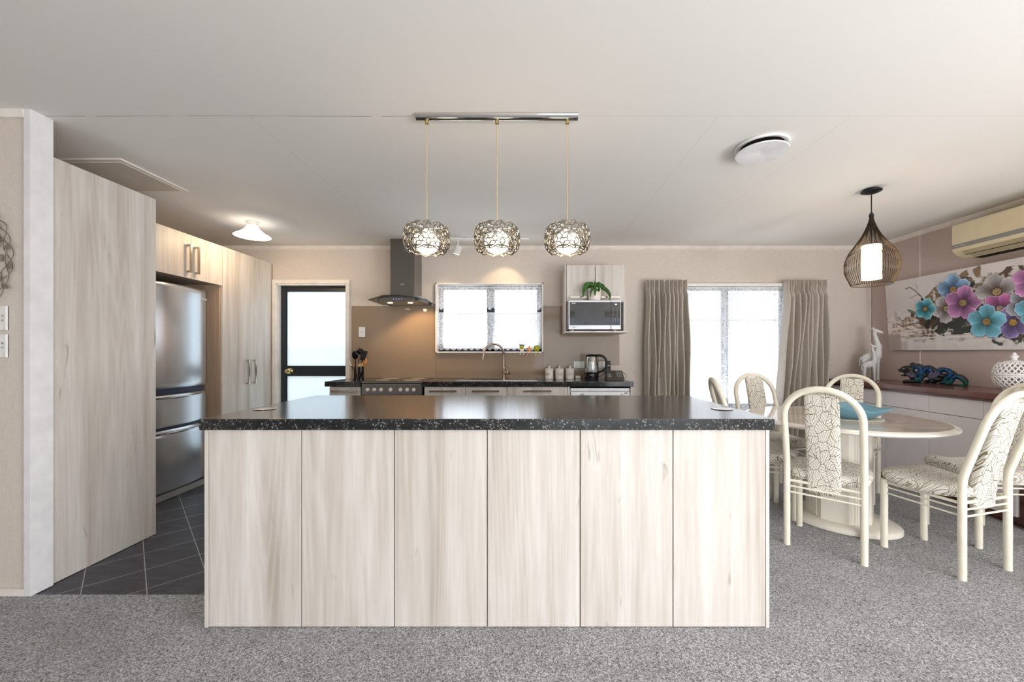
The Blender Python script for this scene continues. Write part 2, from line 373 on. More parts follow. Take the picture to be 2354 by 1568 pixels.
# ------------------------------------------------------------------ mesh building
class MB:
    def __init__(s): s.v = []; s.f = []; s.mi = []; s.flat = False
    def add(s, vs, fs, m=0):
        b = len(s.v); s.v += [tuple(v) for v in vs]; s.f += [tuple(i+b for i in f) for f in fs]; s.mi += [m]*len(fs); return s
    def box(s, x0, x1, y0, y1, z0, z1, m=0, bev=0.0, seg=2):
        if x0 > x1: x0, x1 = x1, x0
        if y0 > y1: y0, y1 = y1, y0
        if z0 > z1: z0, z1 = z1, z0
        vs = [(x, y, z) for x in (x0, x1) for y in (y0, y1) for z in (z0, z1)]
        fs = [(0, 1, 3, 2), (4, 6, 7, 5), (0, 4, 5, 1), (2, 3, 7, 6), (0, 2, 6, 4), (1, 5, 7, 3)]
        if bev <= 0: return s.add(vs, fs, m)
        s.flat = True
        bm = bmesh.new(); bv = [bm.verts.new(v) for v in vs]
        for f in fs: bm.faces.new([bv[i] for i in f])
        bev = min(bev, 0.49*min(x1-x0, y1-y0, z1-z0))
        bmesh.ops.bevel(bm, geom=list(bm.edges), offset=bev, segments=seg, profile=0.5, affect='EDGES')
        return s.addbm(bm, m)
    def addbm(s, bm, m=0, M=None):
        bm.verts.index_update()
        s.add([(M @ v.co if M else v.co) for v in bm.verts], [[v.index for v in f.verts] for f in bm.faces], m); bm.free(); return s
    def addmesh(s, me, M, m=0):
        s.add([M @ v.co for v in me.vertices], [tuple(p.vertices) for p in me.polygons], m); return s
    def tube(s, pts, r, seg=10, closed=False, caps=True, m=0, flat=None):
        P = [Vector(p) for p in pts]; n = len(P); R = r if isinstance(r, (list, tuple)) else [r]*n
        T = []
        for i in range(n):
            if closed: d = P[(i+1) % n]-P[i-1]
            else: d = P[min(i+1, n-1)]-P[max(i-1, 0)]
            T.append(d.normalized())
        up = Vector((0, 0, 1)) if abs(T[0].z) < 0.9 else Vector((1, 0, 0))
        N = (up-T[0]*up.dot(T[0])).normalized(); vs = []
        for i in range(n):
            N = (N-T[i]*N.dot(T[i])).normalized(); B = T[i].cross(N)
            for k in range(seg):
                a = 2*PI*k/seg; vs.append(P[i]+(N*math.cos(a)+B*math.sin(a))*R[i])
        fs = []
        for i in range(n if closed else n-1):
            j = (i+1) % n
            for k in range(seg):
                fs.append((i*seg+k, i*seg+(k+1) % seg, j*seg+(k+1) % seg, j*seg+k))
        if caps and not closed:
            fs.append(tuple(range(seg-1, -1, -1))); fs.append(tuple((n-1)*seg+k for k in range(seg)))
        return s.add(vs, fs, m)
    def cyl(s, p0, p1, r0, r1=None, seg=24, m=0): return s.tube([p0, p1], [r0, r0 if r1 is None else r1], seg, m=m)
    def lathe(s, prof, c=(0, 0, 0), seg=32, m=0, M=None, sx=1.0, sy=1.0):
        vs = []; fs = []
        for (r, z) in prof:
            for k in range(seg):
                a = 2*PI*k/seg; p = Vector((r*sx*math.cos(a), r*sy*math.sin(a), z))
                if M: p = M @ p
                vs.append(p+Vector(c))
        for i in range(len(prof)-1):
            for k in range(seg):
                fs.append((i*seg+k, i*seg+(k+1) % seg, (i+1)*seg+(k+1) % seg, (i+1)*seg+k))
        if prof[0][0] > 1e-6: fs.append(tuple(range(seg-1, -1, -1)))
        if prof[-1][0] > 1e-6: fs.append(tuple((len(prof)-1)*seg+k for k in range(seg)))
        return s.add(vs, fs, m)
    def shell(s, prof, c=(0, 0, 0), seg=32, m=0, M=None):
        """open lathe without caps"""
        vs = []; fs = []
        for (r, z) in prof:
            for k in range(seg):
                a = 2*PI*k/seg; p = Vector((r*math.cos(a), r*math.sin(a), z))
                if M: p = M @ p
                vs.append(p+Vector(c))
        for i in range(len(prof)-1):
            for k in range(seg): fs.append((i*seg+k, i*seg+(k+1) % seg, (i+1)*seg+(k+1) % seg, (i+1)*seg+k))
        return s.add(vs, fs, m)
    def ball(s, c, r, seg=20, rings=12, m=0, M=None):
        if not isinstance(r, (tuple, list)): r = (r, r, r)
        vs = []; fs = []
        for i in range(rings+1):
            th = PI*i/rings
            for k in range(seg):
                a = 2*PI*k/seg; p = Vector((r[0]*math.sin(th)*math.cos(a), r[1]*math.sin(th)*math.sin(a), -r[2]*math.cos(th)))
                if M: p = M @ p
                vs.append(p+Vector(c))
        for i in range(rings):
            for k in range(seg): fs.append((i*seg+k, i*seg+(k+1) % seg, (i+1)*seg+(k+1) % seg, (i+1)*seg+k))
        return s.add(vs, fs, m)
    def prism(s, poly, h0, h1, axis='z', m=0):
        n = len(poly)
        def mk(a, b, h): return {'z': (a, b, h), 'y': (a, h, b), 'x': (h, a, b)}[axis]
        vs = [mk(a, b, h0) for a, b in poly]+[mk(a, b, h1) for a, b in poly]
        fs = [tuple(range(n-1, -1, -1)), tuple(range(n, 2*n))]+[(i, (i+1) % n, n+(i+1) % n, n+i) for i in range(n)]
        return s.add(vs, fs, m)
    def surf(s, fn, nu, nv, cu=False, cv=False, m=0):
        vs = [fn(i/(nu if cu else nu-1), j/(nv if cv else nv-1)) for i in range(nu) for j in range(nv)]; fs = []
        for i in range(nu if cu else nu-1):
            for j in range(nv if cv else nv-1):
                a, b = (i+1) % nu, (j+1) % nv
                fs.append((i*nv+j, a*nv+j, a*nv+b, i*nv+b))
        return s.add(vs, fs, m)
    def build(s, name, mats, parent=None, at=None, smooth=True, angle=40, weld=True):
        me = bpy.data.meshes.new(name)
        if at is None:
            p = parent
            while p is not None and p.parent is not None: p = p.parent
            at = Vector(p.get('_o', (0, 0, 0))) if p is not None else Vector((0, 0, 0))
        at = Vector(at)
        me.from_pydata([tuple(Vector(v)-at) for v in s.v], [], s.f)
        if not isinstance(mats, (list, tuple)): mats = [mats]
        for mm in mats: me.materials.append(G[mm] if isinstance(mm, str) else mm)
        me.polygons.foreach_set('material_index', s.mi)
        bm = bmesh.new(); bm.from_mesh(me)
        if weld: bmesh.ops.remove_doubles(bm, verts=bm.verts, dist=1e-6)
        bmesh.ops.recalc_face_normals(bm, faces=bm.faces); bm.to_mesh(me); bm.free()
        if smooth:
            me.polygons.foreach_set('use_smooth', [True]*len(me.polygons)); me.set_sharp_from_angle(angle=math.radians(angle))
        o = bpy.data.objects.new(name, me); COL.objects.link(o)
        if smooth and s.flat:
            w = o.modifiers.new('weighted', 'WEIGHTED_NORMAL'); w.weight = 100; w.keep_sharp = True
        if parent is not None: o.parent = parent
        else: o.location = at; o['_o'] = tuple(at)
        return o
def thing(name, label, cat, loc=(0, 0, 0), group=None):
    o = bpy.data.objects.new(name, None); o.location = loc; o.empty_display_size = 0.05; COL.objects.link(o)
    o['_o'] = tuple(loc); o['label'] = label; o['category'] = cat
    if group: o['group'] = group
    return o
def tag(o, label, cat, group=None, kind=None):
    o['label'] = label; o['category'] = cat
    if group: o['group'] = group
    if kind: o['kind'] = kind
    return o
def struct(o, label=None):
    o['kind'] = 'structure'
    if label: o['label'] = label
    return o
def lab(o, s): o['label'] = s; return o
def kids(o): return [c for c in COL.objects if c.parent == o]
def copy_tree(o, parent=None):
    c = o.copy(); COL.objects.link(c)
    if parent is not None: c.parent = parent
    for ch in kids(o): copy_tree(ch, c)
    return c
def text_mb(mb, body, size, M, m=0, depth=0.0005, bold=0.0):
    cu = bpy.data.curves.new('t', 'FONT'); cu.body = body; cu.size = size; cu.extrude = depth; cu.align_x = 'CENTER'; cu.align_y = 'CENTER'; cu.offset = bold
    o = bpy.data.objects.new('t', cu); COL.objects.link(o); dg = bpy.context.evaluated_depsgraph_get()
    me = bpy.data.meshes.new_from_object(o.evaluated_get(dg)); mb.addmesh(me, M, m)
    bpy.data.objects.remove(o); bpy.data.curves.remove(cu); bpy.data.meshes.remove(me); return mb
def facing_cam(x, y, z): return Matrix.Translation((x, y, z)) @ Matrix.Rotation(PI/2, 4, 'X')      # text reading from -Y side
def facing_right(x, y, z): return Matrix.Translation((x, y, z)) @ Matrix.Rotation(PI/2, 4, 'Z') @ Matrix.Rotation(PI/2, 4, 'X')   # seen from +X
def facing_left(x, y, z): return Matrix.Translation((x, y, z)) @ Matrix.Rotation(-PI/2, 4, 'Z') @ Matrix.Rotation(PI/2, 4, 'X')   # seen from -X
def remesh(o, vox):
    m = o.modifiers.new('remesh', 'REMESH'); m.mode = 'VOXEL'; m.voxel_size = vox; m.use_smooth_shade = True
    s = o.modifiers.new('smooth', 'SMOOTH'); s.factor = 0.5; s.iterations = 3
def smoothpath(pts, n=8):
    P = [Vector(p) for p in pts]; out = []
    for i in range(len(P)-1):
        p0 = P[max(i-1, 0)]; p1 = P[i]; p2 = P[i+1]; p3 = P[min(i+2, len(P)-1)]
        for k in range(n):
            t = k/n; out.append(0.5*((2*p1)+(p2-p0)*t+(2*p0-5*p1+4*p2-p3)*t*t+(3*p1-p0-3*p2+p3)*t**3))
    out.append(P[-1]); return out

# ================================================================== THE ROOM
CZ = 2.42          # ceiling height
YB = 4.532         # back wall face
XR = 3.92          # right wall face
XK = -3.55         # kitchen left wall face
def wall_with_holes(mb, u0, u1, z0, z1, holes, put):
    us = sorted({u0, u1} | {h[0] for h in holes} | {h[1] for h in holes})
    for a, b in zip(us[:-1], us[1:]):
        hs = sorted([h for h in holes if h[0] <= a+1e-6 and h[1] >= b-1e-6], key=lambda h: h[2])
        z = z0
        for h in hs:
            if h[2] > z+1e-6: put(a, b, z, h[2])
            z = h[3]
        if z < z1-1e-6: put(a, b, z, z1)
DOOR = (-2.847, -2.047, 0.0, 1.995); WIN1 = (-1.018, 0.170, 1.222, 1.985); WIN2 = (1.70, 3.00, 0.56, 1.985)
mb = MB(); wall_with_holes(mb, XK-0.15, XR+0.15, -0.1, CZ+0.05, [DOOR, WIN1, WIN2], lambda a, b, c, d: mb.box(a, b, YB, YB+0.14, c, d))
struct(mb.build('wall_back', 'wall_beige', smooth=False), 'beige papered wall with the door and both windows')
mb = MB(); wall_with_holes(mb, -3.6, YB, -0.1, CZ+0.05, [(-2.5, 0.3, 0.1, 2.2)], lambda a, b, c, d: mb.box(XR, XR+0.14, a, b, c, d))
struct(mb.build('wall_right', 'wall_mauve', smooth=False), 'mauve beige papered wall behind the flower painting')
mb = MB(); mb.box(XK-0.15, XK, 2.06, YB, -0.1, CZ+0.05)
struct(mb.build('wall_left', 'wall_beige', smooth=False))
mb = MB(); mb.box(-4.7, -2.497, 1.99, 2.066, -0.1, CZ+0.05)
struct(mb.build('wall_partition', 'wall_beige', smooth=False), 'beige papered partition at the left edge')
mb = MB(); mb.box(-4.85, -4.7, -3.6, 2.066, -0.1, CZ+0.05)
struct(mb.build('wall_lounge', 'wall_beige', smooth=False))
mb = MB(); wall_with_holes(mb, -4.85, XR+0.14, -0.1, CZ+0.05, [(0.2, 3.3, 0.05, 2.3)], lambda a, b, c, d: mb.box(a, b, -3.6, -3.48, c, d))
struct(mb.build('wall_front', 'wall_beige', smooth=False))
mb = MB()
for x in (0.2, 1.7): mb.box(x, x+0.05, -3.58, -3.52, 0.05, 2.3)
mb.box(3.25, 3.3, -3.58, -3.52, 0.05, 2.3); mb.box(0.2, 3.3, -3.58, -3.52, 2.24, 2.3); mb.box(0.2, 3.3, -3.58, -3.52, 0.05, 0.11)
w3 = struct(mb.build('window_3', 'white_paint', smooth=False))
mb = MB(); mb.box(0.25, 3.25, -3.555, -3.55, 0.11, 2.24); mb.build('pane', 'clear_glass', w3, smooth=False)
mb = MB()
for y in (-2.5, -1.12, 0.25): mb.box(XR+0.03, XR+0.08, y, y+0.05, 0.1, 2.2)
mb.box(XR+0.03, XR+0.08, -2.5, 0.3, 2.14, 2.2); mb.box(XR+0.03, XR+0.08, -2.5, 0.3, 0.1, 0.16)
w4 = struct(mb.build('window_4', 'white_paint', smooth=False))
mb = MB(); mb.box(XR+0.053, XR+0.057, -2.45, 0.25, 0.16, 2.14); mb.build('pane', 'clear_glass', w4, smooth=False)
mb = MB(); mb.box(-4.85, XR+0.14, -3.6, YB+0.14, CZ, CZ+0.12)
struct(mb.build('ceiling', 'ceiling_board', smooth=False), 'flat off white board ceiling with fine joint lines')
mb = MB(); mb.box(-4.85, XR+0.14, -3.6, 1.992, -0.12, 0); mb.box(1.0, XR+0.14, 1.992, YB+0.1, -0.12, 0)
struct(mb.build('floor', 'carpet', smooth=False), 'grey speckled cut pile carpet')
mb = MB(); mb.box(XK-0.15, 1.0, 1.992, YB+0.1, -0.12, -0.003)
struct(mb.build('floor', 'slate_tile', smooth=False), 'dark slate grey tiles laid diagonally in the kitchen')
# post that closes the partition
mb = MB(); mb.box(-2.497, -2.462, 1.975, 2.072, 0, CZ, bev=0.002)
struct(mb.build('trim_1', 'white_paint'), 'white post closing the end of the partition')
# cornices and skirtings
mb = MB(); prof = [(0, 0), (0.032, 0), (0.028, 0.012), (0.01, 0.03), (0, 0.038)]
mb.prism([(YB-a, CZ-b) for a, b in prof], XK, XR, 'x'); struct(mb.build('trim_2', 'trim_paint'), 'slim white cornice along the back wall')
mb = MB(); mb.prism([(XR-a, CZ-b) for a, b in prof], -3.4, YB, 'y'); struct(mb.build('trim_3', 'trim_paint'), 'slim white cornice along the right wall')
mb = MB(); mb.box(-4.7, -2.497, 1.972, 1.99, CZ-0.042, CZ); struct(mb.build('trim_4', 'trim_paint'), 'slim cornice on the left partition')
mb = MB(); mb.box(-4.7, -2.497, 1.975, 1.99, 0, 0.036, bev=0.003); struct(mb.build('baseboard_partition', 'trim_paint'))
mb = MB(); mb.box(1.1, XR, YB-0.014, YB, 0, 0.09, bev=0.004); struct(mb.build('baseboard_back', 'trim_paint'))
mb = MB(); mb.box(XR-0.014, XR, -3.4, 2.6, 0, 0.09, bev=0.004); struct(mb.build('baseboard_right', 'trim_paint'))
mb = MB(); mb.box(3.900, 3.914, YB-0.006, YB, 0.92, CZ-0.04)
mb.box(XR-0.004, XR, 3.965, 3.972, 0.92, CZ-0.04); struct(mb.build('trim_5', 'trim_paint'), 'narrow wallboard joint strips on the walls')
# attic hatch
mb = MB(); mb.box(-3.13, -2.52, 2.47, 2.97, CZ-0.012, CZ-0.001, bev=0.003); h = mb.build('attic_hatch', 'trim_paint', at=(-2.82, 2.72, CZ-0.012))
tag(h, 'flat square ceiling access hatch above the tall cabinets', 'hatch')
mb = MB(); mb.box(-3.10, -2.55, 2.50, 2.94, CZ-0.016, CZ-0.011); mb.build('panel', 'hatch', h, smooth=False)

# ------------------------------------------------------------------ back door
d = thing('door_1', 'black framed glazed back door with frosted panes', 'door', (-2.447, YB+0.08, 0)); del d['category']; d['kind'] = 'structure'
mb = MB()   # architrave and reveal
for a, b in ((-2.885, -2.842), (-2.052, -2.012)): mb.box(a, b, YB-0.022, YB, 0, 1.9925, bev=0.001)
mb.box(-2.886, -2.011, YB-0.0225, YB-0.0005, 1.993, 2.037, bev=0.001)
mb.box(-2.849, -2.835, YB-0.01, YB+0.13, 0, 1.992); mb.box(-2.059, -2.045, YB-0.01, YB+0.13, 0, 1.992); mb.box(-2.849, -2.045, YB-0.01, YB+0.13, 1.978, 1.992)
mb.build('door_frame', 'trim_paint', d)
mb = MB(); y0, y1 = YB+0.06, YB+0.10
mb.box(-2.835, -2.775, y0, y1, 0.0, 1.978, bev=0.003); mb.box(-2.085, -2.059, y0, y1, 0.0, 1.978, bev=0.003)
mb.box(-2.775, -2.085, y0, y1, 1.915, 1.978, bev=0.003); mb.box(-2.775, -2.085, y0, y1, 0.94, 1.06, bev=0.003); mb.box(-2.775, -2.085, y0, y1, 0.0, 0.16, bev=0.003)
leafo = mb.build('door_leaf', 'door_frame_dark', d)
mb = MB(); mb.box(-2.775, -2.085, YB+0.078, YB+0.084, 1.06, 1.915); mb.build('glass_pane', 'frosted_glass', d, smooth=False)
mb = MB(); mb.box(-2.775, -2.085, YB+0.078, YB+0.084, 0.16, 0.94); mb.build('glass_pane', 'frosted_glass', d, smooth=False)
mb = MB(); R = Matrix.Rotation(PI/2, 4, 'X')
mb.lathe([(0, -0.001), (0.034, 0), (0.034, 0.004), (0.02, 0.01), (0.012, 0.014), (0.012, 0.034), (0.024, 0.044), (0.029, 0.056), (0.024, 0.068), (0.008, 0.073), (0, 0.073)], (-2.727, y0, 1.0), 24, M=R)
lab(mb.build('door_knob', 'brass', d), 'round brass knob')
mb = MB(); mb.box(-2.842, -2.832, y0-0.006, y0+0.01, 0.97, 1.03); mb.build('latch_plate', 'silver', d)

# ------------------------------------------------------------------ kitchen window
w = thing('window_1', 'kitchen window with white liner and dark aluminium sashes', 'window', (-0.424, YB, 1.21)); del w['category']; w['kind'] = 'structure'
mb = MB(); X0, X1, Z0, Z1 = -1.032, 0.186, 1.208, 2.0
for a in ((X0, X0+0.016, Z0, Z1), (X1-0.016, X1, Z0, Z1), (X0, X1, Z0, Z0+0.016), (X0, X1, Z1-0.016, Z1)):
    mb.box(a[0], a[1], YB-0.045, YB+0.14, a[2], a[3], bev=0.002)
mb.build('window_frame', 'trim_paint', w)
mb = MB(); y0, y1 = YB+0.07, YB+0.11
for a in ((-1.016, -0.965, 1.224, 1.984), (0.12, 0.17, 1.224, 1.984), (-1.016, 0.17, 1.224, 1.262), (-1.016, 0.17, 1.94, 1.984), (-0.462, -0.372, 1.224, 1.984)):
    mb.box(a[0], a[1], y0, y1, a[2], a[3], bev=0.003)
mb.box(-0.42, -0.414, y0-0.004, y0, 1.224, 1.984)
mb.build('sash', 'navy_frame', w)
for a, b in ((-0.965, -0.462), (-0.372, 0.12)):
    mb = MB(); mb.box(a, b, YB+0.088, YB+0.092, 1.262, 1.94); mb.build('pane', 'clear_glass', w, smooth=False)
mb = MB(); mb.box(-1.016, 0.17, YB+0.0, YB+0.07, 1.2235, 1.2275); mb.build('sill_strip', 'navy_frame', w, smooth=False)

def net(x0, x1, y, ztop, zbot, folds, amp, scal, scd, nu=240, nv=24, ph=0.0):
    mb = MB()
    def fn(u, v):
        x = x0+(x1-x0)*u
        zb = zbot+scd*abs(math.sin(PI*u*scal)) if scal else zbot
        z = ztop+(zb-ztop)*v
        a = amp*(0.35+0.65*min(1, v*3))
        yy = y+a*math.sin(2*PI*folds*u+ph+1.3*math.sin(7*u+ph))*(0.7+0.3*math.sin(17*u))
        return (x, yy, z)
    mb.surf(fn, nu, nv); return mb
c = thing('lace_curtain', 'short white lace valance hung across the top of the kitchen window', 'curtain', (-0.42, YB+0.02, 1.75), 'lace curtains')
net(-1.012, 0.166, YB+0.02, 1.975, 1.735, 16, 0.012, 17, -0.035).build('lace_cloth', 'lace', c)
mb = MB(); mb.tube([(-1.014, YB+0.02, 1.955), (0.168, YB+0.02, 1.955)], 0.005); mb.build('rod', 'white_plastic', c)
c = thing('lace_curtain', 'white lace cafe curtain covering the lower half of the kitchen window', 'curtain', (-0.42, YB+0.02, 1.24), 'lace curtains')
net(-1.012, 0.166, YB+0.02, 1.672, 1.262, 19, 0.013, 17, -0.026, ph=2).build('lace_cloth', 'lace', c)
mb = MB(); mb.tube([(-1.014, YB+0.02, 1.655), (0.168, YB+0.02, 1.655)], 0.004); mb.build('rod', 'white_plastic', c)

# ------------------------------------------------------------------ dining window
w = thing('window_2', 'dining window with white painted frame', 'window', (2.35, YB, 0.56)); del w['category']; w['kind'] = 'structure'
mb = MB()
for a in ((1.685, 1.71, 0.54, 2.0), (2.99, 3.015, 0.54, 2.0), (1.685, 3.015, 0.54, 0.565), (1.685, 3.015, 1.975, 2.0)):
    mb.box(a[0], a[1], YB-0.02, YB+0.14, a[2], a[3], bev=0.002)
mb.build('window_frame', 'trim_paint', w)
mb = MB(); y0, y1 = YB+0.07, YB+0.11
for a in ((1.71, 1.77, 0.565, 1.975), (2.93, 2.99, 0.565, 1.975), (1.71, 2.99, 0.565, 0.62), (1.71, 2.99, 1.93, 1.975), (2.26, 2.33, 0.565, 1.975)):
    mb.box(a[0], a[1], y0, y1, a[2], a[3], bev=0.003)
mb.build('sash', 'navy_frame', w)
for a, b in ((1.77, 2.26), (2.33, 2.93)):
    mb = MB(); mb.box(a, b, YB+0.088, YB+0.092, 0.62, 1.93); mb.build('pane', 'clear_glass', w, smooth=False)
c = thing('lace_curtain', 'long white floral lace net behind the beige drapes', 'curtain', (2.35, YB+0.0, 0.5), 'lace curtains')
net(1.72, 2.98, YB-0.035, 1.955, 0.42, 17, 0.022, 0, 0, 300, 8).build('lace_cloth', 'lace', c)
mb = MB(); mb.tube([(1.70, YB-0.035, 1.945), (3.0, YB-0.035, 1.945)], 0.006); mb.build('rod', 'white_plastic', c)
mb = MB(); mb.box(1.60, 3.06, YB-0.075, YB-0.055, 1.955, 1.99, bev=0.006); mb.box(1.60, 1.63, YB-0.06, YB, 1.955, 1.985); mb.box(3.03, 3.06, YB-0.06, YB, 1.955, 1.985)
tag(mb.build('curtain_track', 'white_plastic', at=(2.35, YB, 1.97)), 'white curtain track above the dining window', 'curtain track')

def drape(xt0, xt1, xb0, xb1, name, label, seed):
    rnd = random.Random(seed); n = 9
    ws = [0.75+0.5*rnd.random() for _ in range(n)]; tot = sum(ws); cum = [0]
    for q in ws: cum.append(cum[-1]+q/tot)
    def pleat(u):
        for i in range(n):
            if u <= cum[i+1]+1e-9: return i, (u-cum[i])/(cum[i+1]-cum[i])
        return n-1, 1.0
    offs = [rnd.uniform(-0.012, 0.012) for _ in range(n)]
    def fn(u, v):
        z = 2.015+(0.04-2.015)*v
        t = min(1, v*1.0); e = t*t*(3-2*t)
        x = (xt0+(xt1-xt0)*u)*(1-e)+(xb0+(xb1-xb0)*u)*e
        i, f = pleat(u)
        head = 1-min(1, v/0.07)
        w = math.sin(PI*f)
        # pinch pleats in the heading, soft folds below
        pin = math.exp(-((f-0.5)/0.11)**2)+0.6*math.exp(-((f-0.26)/0.06)**2)+0.6*math.exp(-((f-0.74)/0.06)**2)
        low = 0.5-0.5*math.cos(2*PI*f+0.6*math.sin(3*v+i))
        k = min(1, v/0.10)
        d = (1-k)*(0.006+0.06*pin)+k*(0.105*low**1.3+0.014*math.sin(9*f+5*v+i))
        if 0.045 < v < 0.075: d *= 0.8
        x += k*offs[i]*v*2+0.006*math.sin(13*v+2*i)*k
        return (x, YB-0.09-d, z)
    mb = MB(); mb.surf(fn, 260, 60)
    t = thing('curtain_drape', label, 'curtain', ((xt0+xt1)/2, YB-0.12, 0.04), 'beige linen drapes at the dining window')
    o = mb.build('cloth', 'linen', t, angle=80); s = o.modifiers.new('solid', 'SOLIDIFY'); s.thickness = 0.003
drape(1.325, 1.785, 1.30, 1.80, 'drape', 'beige linen drape at the left side of the dining window', 3)
drape(2.86, 3.325, 2.72, 3.33, 'drape', 'beige linen drape at the right side of the dining window', 8)

# ------------------------------------------------------------------ outside
mb = MB(); mb.box(-14, 16, YB+0.14, 22, -0.5, -0.35); mb.box(-14, 16, -12, -3.62, -0.5, -0.35); mb.box(XR+0.16, 16, -3.62, YB+0.14, -0.5, -0.35); struct(mb.build('ground_outside', 'outdoor_ground', smooth=False))
hs = thing('neighbour_house', 'pale neighbouring house seen faintly through the lace', 'house', (2.2, 11.0, -0.35))
mb = MB(); mb.box(-0.5, 9.0, 10.5, 14.5, -0.35, 2.1); mb.build('wall', 'house_wall', hs, smooth=False)
mb = MB(); mb.prism([(10.0, 2.05), (12.5, 3.1), (15.0, 2.05)], -0.9, 9.4, 'x'); mb.build('roof', 'house_roof', hs, smooth=False)
mb = MB(); mb.box(4.3, 5.7, 10.44, 10.5, 0.6, 1.6); mb.build('window', 'silver', hs, smooth=False)
fe = thing('garden_fence', 'pale timber fence outside the windows', 'fence', (-1.5, 8.5, -0.35))
mb = MB(); x = -7
while x < 3.0: mb.box(x, x+0.14, 8.5, 8.52, -0.35, 1.35); x += 0.15
mb.build('palings', 'fence_wood', fe, smooth=False)
mb = MB(); mb.box(-7, 3.0, 8.52, 8.57, 0.0, 0.09); mb.box(-7, 3.0, 8.52, 8.57, 1.0, 1.09); mb.build('rail', 'fence_wood', fe, smooth=False)
rnd = random.Random(5); mb = MB()
for i in range(420):
    a = rnd.uniform(0, 2*PI); r = 0.32*rnd.random()**0.5; h = rnd.uniform(0, 1.0)
    c0 = Vector((-2.25+r*math.cos(a), 5.15+r*math.sin(a)*0.7, -0.3+h)); dx = Vector((rnd.uniform(-1, 1), rnd.uniform(-1, 1), rnd.uniform(-0.3, 1))).normalized(); sd = dx.cross(Vector((0.3, 1, 0.2))).normalized()
    L = rnd.uniform(0.05, 0.1); mb.add([c0, c0+dx*L*0.5+sd*L*0.25, c0+dx*L, c0+dx*L*0.5-sd*L*0.25], [(0, 1, 2, 3)])
tag(mb.build('garden_shrub', 'shrub_blue', at=(-2.25, 5.15, -0.35), weld=False), 'leafy shrub blurred behind the lower frosted door pane', 'shrub')

# ================================================================== KITCHEN ISLAND
isl = thing('kitchen_island', 'pale woodgrain island with six flat panels under the black speckled top', 'kitchen island', (-0.175, 2.2, 0))
mb = MB(); mb.box(-1.40, 1.05, 1.772, 2.62, 0.0, 0.872); mb.build('body', 'carcass', isl, smooth=False)
xs = [-1.4045, -1.4045+0.4105]; x = -1.402; wpan = (1.0535+1.402)/6
for i in range(6):
    mb = MB(); mb.box(x+i*wpan+0.0022, x+(i+1)*wpan-0.0022, 1.754, 1.772, 0.003, 0.872, bev=0.0012); mb.build('front_panel', 'laminate', isl)
mb = MB(); mb.box(-1.4185, -1.4025, 1.752, 2.62, 0, 0.872, bev=0.001); mb.build('end_panel', 'laminate', isl)
mb = MB(); mb.box(1.0525, 1.0675, 1.752, 2.62, 0, 0.872, bev=0.001); mb.build('end_panel', 'laminate', isl)
mb = MB(); mb.box(-1.4285, 1.0805, 1.734, 2.69, 0.873, 0.922, bev=0.003)
tag(mb.build('island_worktop', 'granite', at=(-0.174, 2.2, 0.873)), 'long black speckled worktop lying on the island', 'worktop')
for (gx, gy, side) in ((-1.335, 2.03, 'left'), (1.0-0.005, 2.03, 'right')):
    g = thing('pop_up_socket', 'round chrome rimmed pop-up socket at the %s end of the island top' % side, 'power socket', (gx, gy, 0.922), 'round sockets in the island worktop')
    mb = MB(); mb.lathe([(0.039, 0.0), (0.050, 0.0), (0.051, 0.0025), (0.048, 0.004), (0.043, 0.004), (0.039, 0.0)], (gx, gy, 0.922), 48); mb.build('rim', 'chrome', g)
    mb = MB(); mb.lathe([(0, 0), (0.0425, 0), (0.0425, 0.0035), (0.03, 0.0045), (0, 0.005)], (gx, gy, 0.922), 48); mb.build('lid', 'white_plastic' if side == 'right' else 'silver', g)

# ================================================================== LEFT HAND TALL UNITS
def bar_handle(mb, p0, p1, out, w=0.014, t=0.009, off=0.03):
    """flat bar handle between p0 and p1 standing off along out"""
    p0, p1, out = Vector(p0), Vector(p1), Vector(out); ax = (p1-p0).normalized(); sd = ax.cross(out).normalized()
    def bx(a, b, o0, o1, hw):
        vs = [a+sd*s_*hw+out*o for a in (a, b) for s_ in (-1, 1) for o in (o0, o1)]
        mb.add(vs, [(0, 1, 3, 2), (4, 6, 7, 5), (0, 4, 5, 1), (2, 3, 7, 6), (0, 2, 6, 4), (1, 5, 7, 3)])
    bx(p0, p1, off-t, off, w/2)
    bx(p0+ax*0.002, p0+ax*0.018, 0, off-t, w/2*0.9); bx(p1-ax*0.018, p1-ax*0.002, 0, off-t, w/2*0.9)
    return mb
ZT = 2.222
t = thing('tall_end_cabinet', 'full height pale woodgrain cabinet side behind the white wall end', 'cabinet', (-2.9, 2.35, 0))
mb = MB(); mb.box(XK+0.001, -2.498, 2.071, 2.662, 0, ZT-0.002); mb.box(XK+0.001, -2.93, 2.662, 3.05, 0, ZT-0.002); mb.build('body', 'carcass', t, smooth=False)
mb = MB(); mb.box(-2.498, -2.480, 2.0725, 2.663, 0.0, 2.235, bev=0.001); mb.build('side_panel', 'laminate', t)
t = thing('overhead_cabinet', 'two door pale woodgrain cabinet above the fridge', 'cabinet', (-3.2, 3.42, 1.85))
mb = MB(); mb.box(XK+0.001, -2.91, 3.052, 3.762, 1.852, ZT); mb.build('body', 'carcass', t, smooth=False)
for a, b, hy in ((3.0785, 3.4295, 3.395), (3.4325, 3.7825, 3.475)):
    mb = MB(); mb.box(-2.909, -2.891, a, b, 1.848, ZT, bev=0.001); dd = mb.build('door', 'laminate', t)
    mb = MB(); bar_handle(mb, (-2.891, hy, 1.893), (-2.891, hy, 2.135), (1, 0, 0), 0.018, 0.01, 0.034); mb.build('handle', 'handle_metal', dd)
t = thing('pantry_cupboard', 'tall pale woodgrain pantry between the fridge and the back door', 'cupboard', (-3.2, 4.15, 0))
